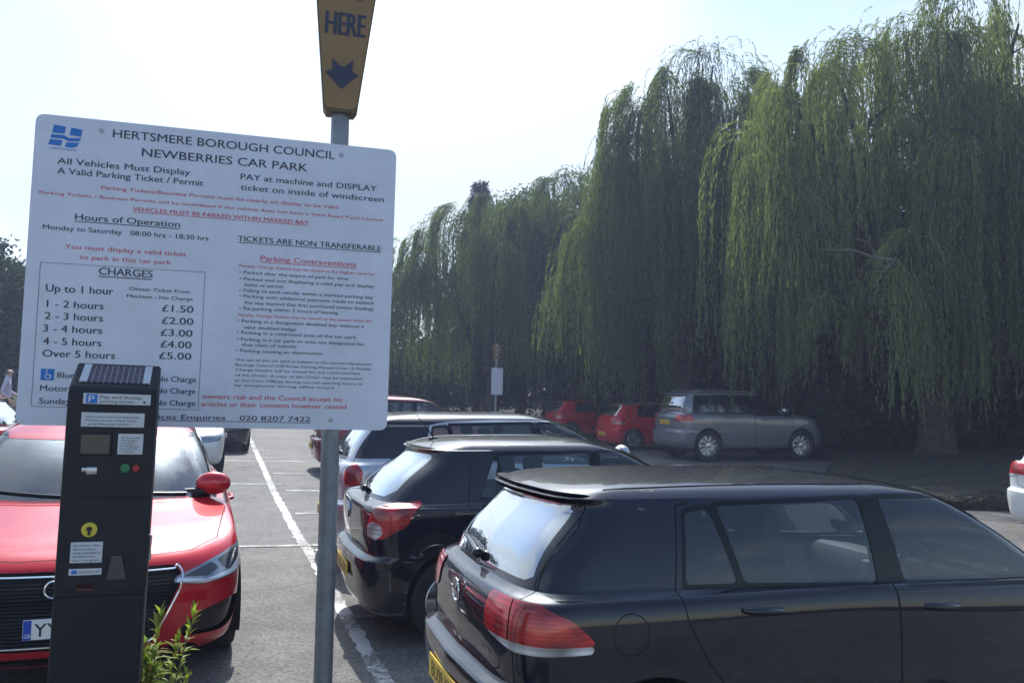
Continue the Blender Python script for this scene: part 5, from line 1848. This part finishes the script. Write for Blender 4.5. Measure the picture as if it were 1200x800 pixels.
lg.prism([lp(.14, 1), lp(.50, .96), lp(.47, .66), lp(.10, .66)], -.0026, -.0022)
lg.prism([lp(.66, .95), lp(1.0, .90), lp(.97, .60), lp(.62, .62)], -.0026, -.0022)
lg.prism([lp(.08, .60), lp(.46, .60), lp(.60, .50), lp(.97, .54), lp(.94, .40), lp(.60, .36), lp(.46, .44), lp(.06, .44)], -.0026, -.0022)
lg.prism([lp(.05, .38), lp(.42, .38), lp(.38, .14), lp(.0, .16)], -.0026, -.0022)
lg.prism([lp(.55, .31), lp(.93, .34), lp(.86, .17), lp(.70, .10), lp(.50, .12)], -.0026, -.0022)
put_text(lg, 'HERTSMERE', *(lp(.05, 0)[0], lp(.85, 0)[0]), lp(0, .02)[1], .006, Matrix.Identity(4), .005, -.0026)
ia, ib = c2(79, 342), c2(118, 378)
lg.prism([(ia[0], ib[1]), (ib[0], ib[1]), (ib[0], ia[1]), (ia[0], ia[1])], -.0026, -.0022)
lg.build('emblem', M['ink_blue'], root, recalc=False)
wc = MB()
cx, cz, s = (ia[0] + ib[0]) / 2, (ia[1] + ib[1]) / 2, (ib[0] - ia[0])
Tm = Matrix.Translation((cx, -.0035, cz))
wc.prism([(.05 * s + .24 * s * math.cos(a), -.12 * s + .24 * s * math.sin(a)) for a in np.linspace(R(150), R(390), 14)] + [(.05 * s + .17 * s * math.cos(a), -.12 * s + .17 * s * math.sin(a)) for a in np.linspace(R(390), R(150), 14)], -.0003, .0003, Tm)
wc.prism([(-.10 * s, .22 * s), (-.02 * s, .22 * s), (.0, .02 * s), (.2 * s, .02 * s), (.3 * s, -.24 * s), (.23 * s, -.26 * s), (.14 * s, -.05 * s), (-.07 * s, -.05 * s)], -.0006, .0, Tm)
wc.prism([(-.06 * s + .07 * s * math.cos(a), .32 * s + .07 * s * math.sin(a)) for a in np.linspace(0, 6.0, 12)], -.0006, .0, Tm)
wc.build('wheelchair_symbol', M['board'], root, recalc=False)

# posts
def post_at(off):
    p = SIGN @ Vector((off, .058, 0))
    return p.x, p.y


px_, py_ = post_at(.464)
post = empty('sign_post', (px_, py_, 0))
tag(post, 'tall grey steel post carrying the notice board and the yellow arrow sign', 'post')
mb = MB()
mb.tube([(0, 0, -.05), (0, 0, 1.5), (.0, 0, 3.62)], .038, n=24)
mb.build('pole', M['galv'], post)
mb = MB(); mb.lathe([(.001, .012), (.03, .01), (.040, .002), (.040, -.03)], n=24, mat=Matrix.Translation((0, 0, 3.62)) @ Matrix.Rotation(R(90), 4, 'X')); mb.build('cap', M['black_trim'], post)
qx, qy = post_at(-.464)
post2 = empty('sign_post', (qx, qy, 0))
tag(post2, 'shorter grey steel post under the notice board, behind the ticket machine', 'post')
mb = MB()
mb.tube([(0, 0, -.05), (0, 0, 2.72)], .038, n=24)
mb.build('pole', M['galv'], post2)
mb = MB(); mb.lathe([(.001, .012), (.03, .01), (.040, .002), (.040, -.03)], n=24, mat=Matrix.Translation((0, 0, 2.72)) @ Matrix.Rotation(R(90), 4, 'X')); mb.build('cap', M['black_trim'], post2)

# PAY HERE arrow sign, a tapered box on the tall post
M['yellow_sign'] = pbr('yellow_sign', (0.24, 0.14, 0.05), 0.45, noise=.12, nscale=7)
M['sign_side'] = pbr('sign_side', (0.10, 0.075, 0.03), 0.5, noise=.2)


def pay_here(name, label, mat, s=1.0, text=True, group=None):
    r_ = empty(name)
    r_.matrix_world = mat
    tag(r_, label, 'sign', group)
    mb = MB()
    poly = [(-.058 * s, 0), (.058 * s, 0), (.072 * s, .022 * s), (.142 * s, .66 * s), (.12 * s, .70 * s), (-.12 * s, .70 * s), (-.142 * s, .66 * s), (-.072 * s, .022 * s)]
    mb.prism(poly, -.045 * s, .045 * s)
    mb.build('sign_case', M['sign_side'], r_)
    mb = MB()
    inn = [(x * .95, .012 * s + z * .97) for x, z in poly]
    mb.prism(inn, -.049 * s, -.046 * s)
    mb.build('face', M['yellow_sign'], r_)
    mb = MB()
    put_text(mb, 'HERE', -.082 * s, .082 * s, .385 * s, .105 * s, Matrix.Identity(4), .02, -.0505 * s)
    put_text(mb, 'PAY', -.082 * s, .082 * s, .545 * s, .105 * s, Matrix.Identity(4), .02, -.0505 * s)
    k = s * .0036
    arrow = [(-15, 62), (-3, 52), (3, 52), (15, 62), (14, 46), (24, 42), (0, 20), (-24, 42), (-14, 46)]
    mb.prism([(x * k * .82, z * k * .86 + .035 * s) for x, z in arrow], -.0515 * s, -.0500 * s)
    mb.build('lettering', M['ink'], r_)
    return r_


pay_here('arrow_sign', 'yellow tapered sign reading HERE above a down arrow, on top of the tall grey post',
         Matrix.Translation((px_, py_ - .01, 2.965)) @ Matrix.Rotation(R(13), 4, 'Z') @ Matrix.Rotation(R(1.2), 4, 'Y'))

# far sign among the trees
fx, fy = -.46, 25.0
fz = gz(fx, fy)
r_ = empty('sign_post', (fx, fy, fz))
tag(r_, 'distant thin post under the willows with a narrow white board', 'post')
mb = MB(); mb.tube([(0, 0, -.1), (0, 0, 3.15)], .038, n=12); mb.build('pole', M['galv'], r_)
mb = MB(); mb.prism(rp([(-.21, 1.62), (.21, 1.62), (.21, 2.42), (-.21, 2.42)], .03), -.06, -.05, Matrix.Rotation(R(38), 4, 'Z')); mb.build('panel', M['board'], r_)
pay_here('arrow_sign', 'small distant yellow tapered sign above the narrow white board under the willows', Matrix.Translation((fx, fy, fz + 2.60)) @ Matrix.Rotation(R(10), 4, 'Z'), .72)

# ------------------------------------------------------------------ ticket machine
M['case'] = pbr('machine_case', (0.011, 0.011, 0.018), 0.5, spec=.3, noise=.25, nscale=6, rvar=.1, bump=.12, bscale=220)
M['case2'] = pbr('machine_panel', (0.013, 0.013, 0.021), 0.45, spec=.3, noise=.2, nscale=9)
M['label'] = pbr('label_white', (0.52, 0.55, 0.60), 0.4, noise=.08, nscale=30)
M['lcd'] = pbr('lcd', (0.055, 0.06, 0.05), 0.2, noise=.1, coat=.6)
M['yellow'] = pbr('yellow_ring', (0.62, 0.52, 0.05), 0.4)
M['green'] = pbr('green_button', (0.01, 0.16, 0.07), 0.35)
M['redbtn'] = pbr('red_button', (0.30, 0.02, 0.02), 0.35)
M['steel'] = pbr('steel', (0.5, 0.5, 0.52), 0.3, 0.9, noise=.1)
M['solar'] = newmat('solar_cells')
t = M['solar'].node_tree; n = t.nodes.new
out = n('ShaderNodeOutputMaterial'); b = n('ShaderNodeBsdfPrincipled'); tcn = n('ShaderNodeTexCoord')
wv = n('ShaderNodeTexWave'); wv.bands_direction = 'X'; wv.inputs['Scale'].default_value = 18
lk(t, tcn.outputs['Object'], wv.inputs['Vector'])
rpn = n('ShaderNodeValToRGB'); rpn.color_ramp.elements[0].position = .05; rpn.color_ramp.elements[1].position = .16
rpn.color_ramp.elements[0].color = (.18, .18, .22, 1); rpn.color_ramp.elements[1].color = (.016, .012, .035, 1)
lk(t, wv.outputs['Fac'], rpn.inputs[0]); lk(t, rpn.outputs[0], b.inputs['Base Color']); b.inputs['Roughness'].default_value = .18; b.inputs['Coat Weight'].default_value = .5
lk(t, b.outputs[0], out.inputs['Surface'])

MW = .264
mroot = empty('ticket_machine', (-1.325, 2.72, 0), R(5))
mroot.rotation_euler = (0, R(1.0), R(21))
tag(mroot, 'tall dark pay and display ticket machine with a solar panel on its top', 'ticket machine')
HZ = 1.775                                     # top of the front face
mb = MB()
prof = [(-.001, 0), (.26, 0), (.26, HZ + .03), (.235, HZ + .08), (.20, HZ + .083), (.02, HZ + .004), (0, HZ - .02)]
# side profile (depth, height) extruded across the width
a = [mb.bm.verts.new((-MW / 2, y, z)) for y, z in prof]; b_ = [mb.bm.verts.new((MW / 2, y, z)) for y, z in prof]
mb.bm.faces.new(a); mb.bm.faces.new(b_[::-1])
for i in range(len(prof)):
    j = (i + 1) % len(prof)
    mb.bm.faces.new((a[i], b_[i], b_[j], a[j]))
bmesh.ops.recalc_face_normals(mb.bm, faces=mb.bm.faces[:])
bmesh.ops.bevel(mb.bm, geom=mb.bm.edges[:], offset=.009, segments=3, profile=.5, affect='EDGES')
for f in mb.bm.faces: f.smooth = True
mb.build('case', M['case'], mroot)
# solar panel on the sloping top
sl = math.atan2(.079, .18)
mm = Matrix.Translation((0, .11, HZ + .0445)) @ Matrix.Rotation(sl, 4, 'X')
mb = MB(); mb.box(mm @ Vector((0, 0, 0)), (MW * .78, .150, .006), rot=mm.to_3x3().to_4x4(), bevel=.002, seg=1); mb.build('solar_panel', M['solar'], mroot)
for sg in (-1, 1):
    mb = MB()
    mb.box(mm @ Vector((sg * MW * .36, 0, .002)), (MW * .085, .148, .006), rot=mm.to_3x3().to_4x4())
    mb.build('panel_strip', M['label'], mroot)


def mpt(x, y):
    """photo crop position on the machine's front -> metres on the front face"""
    # crop: left edge ~148..122 px, right edge ~ 358..332, top of face y=96 -> HZ, scale from the width
    kx = MW / 206.0
    xl = 148 + (y - 96) * (-.037)
    return -MW / 2 + (x - xl) * kx, HZ - .0 - (y - 100) * kx


def mbox(mb, x0, y0, x1, y1, d=.004, bev=.001):
    a_, b2 = mpt(x0, y0), mpt(x1, y1)
    mb.box(((a_[0] + b2[0]) / 2, -d / 2 - .0005, (a_[1] + b2[1]) / 2), (abs(b2[0] - a_[0]), d, abs(a_[1] - b2[1])), bevel=bev, seg=1)


mb = MB(); mbox(mb, 168, 200, 345, 375, .003); mbox(mb, 160, 380, 338, 600, .003); mb.build('fascia', M['case2'], mroot)
hd = MB(); mbox(hd, 183, 116, 338, 143)
hd.mi = 1; mbox(hd, 190, 118, 214, 141, .0055)
hd.mi = 2
I4 = Matrix.Identity(4)
a_ = mpt(222, 124); b2 = mpt(318, 124); put_text(hd, 'Pay and display', a_[0], b2[0], a_[1], .010, I4, 0, -.0056)
a_ = mpt(222, 135); b2 = mpt(300, 135); put_text(hd, 'parking tickets', a_[0], b2[0], a_[1], .008, I4, 0, -.0056)
mbox(hd, 321, 133, 327, 138, .0056)
hd.mi = 3
a_ = mpt(195, 129); b2 = mpt(208, 129); put_text(hd, 'P', a_[0], b2[0], a_[1], .022, I4, .01, -.0066)
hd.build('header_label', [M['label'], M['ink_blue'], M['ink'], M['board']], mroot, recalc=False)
lb2 = MB(); mbox(lb2, 180, 164, 324, 200)
lb2.mi = 1
for yy, xa, xb, tx in ((174, 190, 312, 'Have you paid and displayed'), (183, 190, 305, 'Please insert coins then'), (192, 196, 290, 'press the green button')):
    a_ = mpt(xa, yy); b2 = mpt(xb, yy); put_text(lb2, tx, a_[0], b2[0], a_[1], .007, I4, 0, -.0056)
lb2.build('instruction_label', [M['label'], M['ink']], mroot, recalc=False)
mb = MB(); mbox(mb, 176, 214, 250, 272, .008, .002); mb.mi = 1; mbox(mb, 181, 219, 245, 267, .0095, .001); mb.build('display', [M['case'], M['lcd']], mroot)
nb = MB(); mbox(nb, 265, 216, 322, 268); nb.mi = 1
for i in range(6):
    a_ = mpt(271, 226 + i * 7); b2 = mpt(316 - (i % 3) * 7, 226 + i * 7); put_text(nb, ['Tariff', 'Mon to Sat 8.00am', 'to 6.30pm', 'No change given', 'Keep your ticket', 'on display'][i], a_[0], b2[0], a_[1], .006, I4, 0, -.0056)
nb.build('notice', [M['label'], M['ink']], mroot, recalc=False)
mb = MB()
c_ = mpt(207, 309)
mb.box((c_[0], -.008, c_[1]), (.034, .016, .026), bevel=.006); mb.box((c_[0] - .02, -.006, c_[1] + .003), (.02, .01, .014), bevel=.003)
mb.build('coin_slot', M['steel'], mroot)
for nm, x, y, r_s, mt in (('button', 283, 303, .015, 'green'), ('button', 308, 303, .012, 'redbtn')):
    c_ = mpt(x, y); mb = MB()
    mb.lathe([(.001, -.014), (r_s * .8, -.013), (r_s, -.010), (r_s, 0)], n=24, mat=Matrix.Translation((c_[0], 0, c_[1])))
    mb.build(nm, M[mt], mroot)
c_ = mpt(205, 455); mb = MB()
mb.lathe([(.001, -.004), (.023, -.004), (.023, 0)], n=32, mat=Matrix.Translation((c_[0], 0, c_[1])))
mb.mi = 1
mb.lathe([(.001, -.010), (.008, -.010), (.008, -.003)], n=20, mat=Matrix.Translation((c_[0], 0, c_[1] + .002)))
mb.box((c_[0], -.006, c_[1] - .004), (.007, .006, .026))
mb.build('lock', [M['yellow'], M['plate_black']], mroot)
lb3 = MB(); mbox(lb3, 165, 485, 235, 536); mbox(lb3, 162, 550, 235, 566); lb3.mi = 1; mbox(lb3, 168, 553, 180, 563, .005); lb3.mi = 2
for i in range(5):
    a_ = mpt(170, 493 + i * 9); b2 = mpt(230 - (i % 2) * 10, 493 + i * 9); put_text(lb3, ['This machine is fitted', 'with an alarm. No cash', 'is kept overnight in', 'this machine. Refunds', 'are not given'][i], a_[0], b2[0], a_[1], .0065, I4, 0, -.0056)
a_ = mpt(184, 558); b2 = mpt(230, 558); put_text(lb3, 'Help 020 8207 7422', a_[0], b2[0], a_[1], .006, I4, 0, -.0056)
lb3.build('notice', [M['label'], M['ink_blue'], M['ink']], mroot, recalc=False)
mb = MB(); a_ = mpt(246, 578); b2 = mpt(292, 578); c_ = mpt(269, 520)
mb.prism([(a_[0], a_[1]), (b2[0], b2[1]), (c_[0] + .014, c_[1]), (c_[0] - .014, c_[1])], -.012, 0)
mb.build('ticket_tray', pbr('tray', (.06, .065, .068), .4, .4), mroot)
mb = MB(); mbox(mb, 180, 585, 220, 604, .003); mb.build('warning_label', pbr('dark_red_label', (.10, .03, .025), .5), mroot)
mb = MB(); a_ = mpt(125, 618); mb.box((0, .003, a_[1]), (MW * .985, .012, .005)); mb.build('seam', M['gap'], mroot)
mb = MB()
for zz in (1.25, .72):
    mb.tube([(MW / 2 - .004, .05, zz - .04), (MW / 2 + .006, .05, zz - .04), (MW / 2 + .006, .05, zz + .04), (MW / 2 - .004, .05, zz + .04)], .006, n=8)
mb.build('hinges', M['steel'], mroot)
mb = MB(); mb.box((0, .13, .03), (MW + .08, .34, .06), bevel=.008); mb.build('plinth', pbr('concrete', (.25, .24, .22), .9, noise=.3, bump=.4), mroot)

# ------------------------------------------------------------------ weed at the machine's foot
rng = np.random.default_rng(77)
proot = empty('weed_plant', (-1.31, 3.02, 0))
tag(proot, 'leafy green weed growing up beside the foot of the ticket machine', 'plant')
P, D, Wd, L_, W2 = [], [], [], [], []
st = MB()
for k in range(30):
    az = rng.uniform(0, 6.28); lean = rng.uniform(.03, .20); h = rng.uniform(.70, 1.02) if k < 22 else rng.uniform(.4, .6)
    pts = [np.array([math.cos(az) * lean * u ** 1.4 + .02 * math.cos(az), math.sin(az) * lean * u ** 1.4 * .8, h * u]) for u in np.linspace(0, 1, 10)]
    st.tube([tuple(p) for p in pts], [.005 * (1 - .7 * i / 9) for i in range(10)], n=6)
    for u in np.arange(.18, 1.0, .013):
        i = u * 9; a_ = int(i); p = pts[a_] + (pts[min(a_ + 1, 9)] - pts[a_]) * (i - a_)
        for q in range(2):
            an = rng.uniform(0, 6.28); el = rng.uniform(.1, .9) + (u > .9) * .5
            d = np.array([math.cos(an) * math.cos(el), math.sin(an) * math.cos(el), math.sin(el)])
            P.append(p); D.append(d); L_.append(rng.uniform(.05, .095) * (1 - .25 * u)); W2.append(rng.uniform(.011, .018))
P = np.array(P); D = unit(np.array(D)); L_ = np.array(L_); W2 = np.array(W2)
# leaf: two halves folded along the midrib, tip drooping
side_ = unit(np.cross(D, np.tile([0, 0, 1.], (len(D), 1)))); upv = np.cross(side_, D)
a = P; m1 = P + D * (L_ * .4)[:, None] - upv * (L_ * .02)[:, None]; c = P + D * L_[:, None] - np.array([0, 0, 1]) * (L_ * .22)[:, None]
lft = m1 + side_ * (W2 / 2)[:, None] + upv * (W2 * .22)[:, None]; rgt = m1 - side_ * (W2 / 2)[:, None] + upv * (W2 * .22)[:, None]
V = np.stack([a, lft, c, rgt, m1], 1).reshape(-1, 3)
b0 = np.arange(len(P)) * 5
F = np.concatenate([np.stack([b0, b0 + 1, b0 + 4], 1), np.stack([b0 + 1, b0 + 2, b0 + 4], 1), np.stack([b0, b0 + 4, b0 + 3], 1), np.stack([b0 + 4, b0 + 2, b0 + 3], 1)])
dry = rng.random(len(P)) < .10
link('leaves', np_mesh('leaves', V, F, [M['weed_leaf'], M['weed_dry']], mat_idx=np.tile(dry.astype(int), 4)), proot)
st.build('stems', M['stem'], proot)

# fallen leaves and grit drifted over the tarmac
rng = np.random.default_rng(123)
n = 2600
x = np.concatenate([rng.uniform(-5, 9, 1300), rng.normal(6.8, 1.2, 1300)]); y = np.concatenate([rng.uniform(2, 24, 1300), rng.uniform(11, 24, 1300)])
P = np.stack([x, y, gzn(x, y) + .012], 1)
an = rng.uniform(0, 6.28, n)
D = unit(np.stack([np.cos(an), np.sin(an), rng.normal(0, .15, n)], 1))
V, F = leaves_from(P, D, unit(np.cross(D, np.array([0, 0, 1.])) + rng.normal(0, .15, (n, 3))), rng.uniform(.02, .065, n), rng.uniform(.008, .016, n))
tag(link('leaf_litter', np_mesh('leaf_litter', V, F, M['weed_dry'])), 'dry fallen willow leaves scattered over the tarmac', 'fallen leaves', kind='stuff')

# ------------------------------------------------------------------ the walking man far left
def skin_body(name, verts, edges, rads, parent, mat, root_i=0):
    me = bpy.data.meshes.new(name)
    me.from_pydata(verts, edges, [])
    ob = link(name, me, parent)
    sm = ob.modifiers.new('skin', 'SKIN')
    for i, r0_ in enumerate(rads):
        me.skin_vertices[0].data[i].radius = r0_ if isinstance(r0_, tuple) else (r0_, r0_)
    me.skin_vertices[0].data[root_i].use_root = True
    ss = ob.modifiers.new('sub', 'SUBSURF'); ss.levels = 2; ss.render_levels = 2
    bpy.context.view_layer.update()
    dg = bpy.context.evaluated_depsgraph_get()
    me2 = bpy.data.meshes.new_from_object(ob.evaluated_get(dg))
    ob.modifiers.clear()
    ob.data = me2
    me2.materials.clear()
    for m_ in (mat if isinstance(mat, (list, tuple)) else [mat]):
        me2.materials.append(m_)
    for p in me2.polygons:
        p.use_smooth = True
    return ob


hx, hy = -13.0, 21.6
person = empty('person', (hx, hy, gz(hx, hy) + .06), R(-60))
tag(person, 'man in a pale lilac shirt and dark trousers walking at the far left edge', 'person')
M['skin'] = pbr('skin', (.48, .30, .23), .5, noise=.08)
M['shirt'] = pbr('shirt', (.50, .47, .62), .8, noise=.08, bump=.3, bscale=30)
M['trousers'] = pbr('trousers', (.02, .022, .035), .85, noise=.2)
M['hair'] = pbr('hair', (.10, .085, .07), .7, noise=.3)
M['shoe'] = pbr('shoe', (.012, .011, .01), .4)
# walks along local +Y
J = [(0, 0, .95), (0, 0, 1.15), (0, .01, 1.38), (0, .02, 1.50), (0, .035, 1.60), (0, .045, 1.70),
     (.10, 0, .92), (.11, .16, .50), (.11, .12, .09), (.115, .26, .04),
     (-.10, 0, .92), (-.11, .02, .49), (-.11, -.30, .14), (-.115, -.24, .04),
     (.19, .0, 1.42), (.24, -.10, 1.16), (.23, .05, .95), (.22, .10, .87),
     (-.19, .0, 1.42), (-.24, .04, 1.16), (-.22, .22, 1.04), (-.20, .30, 1.03)]
E_ = [(0, 1), (1, 2), (2, 3), (3, 4), (4, 5), (0, 6), (6, 7), (7, 8), (8, 9), (0, 10), (10, 11), (11, 12), (12, 13), (2, 14), (14, 15), (15, 16), (16, 17), (2, 18), (18, 19), (19, 20), (20, 21)]
RD = [(.15, .11), (.15, .11), (.17, .115), (.06, .06), (.085, .10), (.075, .085), .085, .065, .045, .035, .085, .065, .045, .035, .06, .045, .034, .03, .06, .045, .034, .03]
body = skin_body('body', J, E_, RD, person, [M['skin'], M['shirt'], M['trousers'], M['shoe'], M['hair']])
for p in body.data.polygons:
    c = p.center
    if c.z > 1.52:
        p.material_index = 4 if (c.z > 1.70 or (c.y < .02 and c.z > 1.58)) else 0
    elif c.z > .98 and not (abs(c.x) > .17 and c.z < 1.08 and c.y > .12):
        p.material_index = 1
    elif abs(c.x) > .17 and c.z > .8:
        p.material_index = 0
    elif c.z > .09:
        p.material_index = 2
    else:
        p.material_index = 3
mb = MB()
mb.ball((0, .115, 1.645), (.014, .02, .02)); mb.ball((.08, .03, 1.64), (.012, .02, .03)); mb.ball((-.08, .03, 1.64), (.012, .02, .03))
mb.build('face', M['skin'], person)
for s, (wx, wy, wz), dz in ((1, (.22, .10, .87), -1), (-1, (-.20, .30, 1.03), 0)):
    mb = MB()
    for k in range(4):
        o_ = (k - 1.5) * .018
        e0 = Vector((wx + (0 if dz else o_), wy + (o_ if dz else .02), wz))
        dirv = Vector((0, .15, -1)) if dz else Vector((0, 1, -.1))
        dirv.normalize()
        mb.tube([e0, e0 + dirv * .07, e0 + dirv * .10 + Vector((-.015 * s, 0, -.01))], [.011, .009, .006], n=6)
    mb.tube([Vector((wx, wy, wz)), Vector((wx - .03 * s, wy + .03, wz - .02)), Vector((wx - .035 * s, wy + .05, wz - .05))], [.012, .01, .007], n=6)
    mb.build('hand', M['skin'], person)

# ------------------------------------------------------------------ haze over the far trees, added and tinted to lift the dark tones
hz = MB()
hz.box((10, 40, 9), (280, 180, 26))
hm = newmat('haze')
t = hm.node_tree
ho = t.nodes.new('ShaderNodeOutputMaterial'); hv = t.nodes.new('ShaderNodeVolumePrincipled')
hv.inputs['Density'].default_value = 0.0018
hv.inputs['Color'].default_value = (0.58, 0.66, 1.0, 1)
hv.inputs['Anisotropy'].default_value = 0.3
lk(t, hv.outputs[0], ho.inputs['Volume'])
ho_ = hz.build('haze', hm)
tag(ho_, 'thin bright haze added over the car park to lift the dark tones', 'haze', kind='stuff')
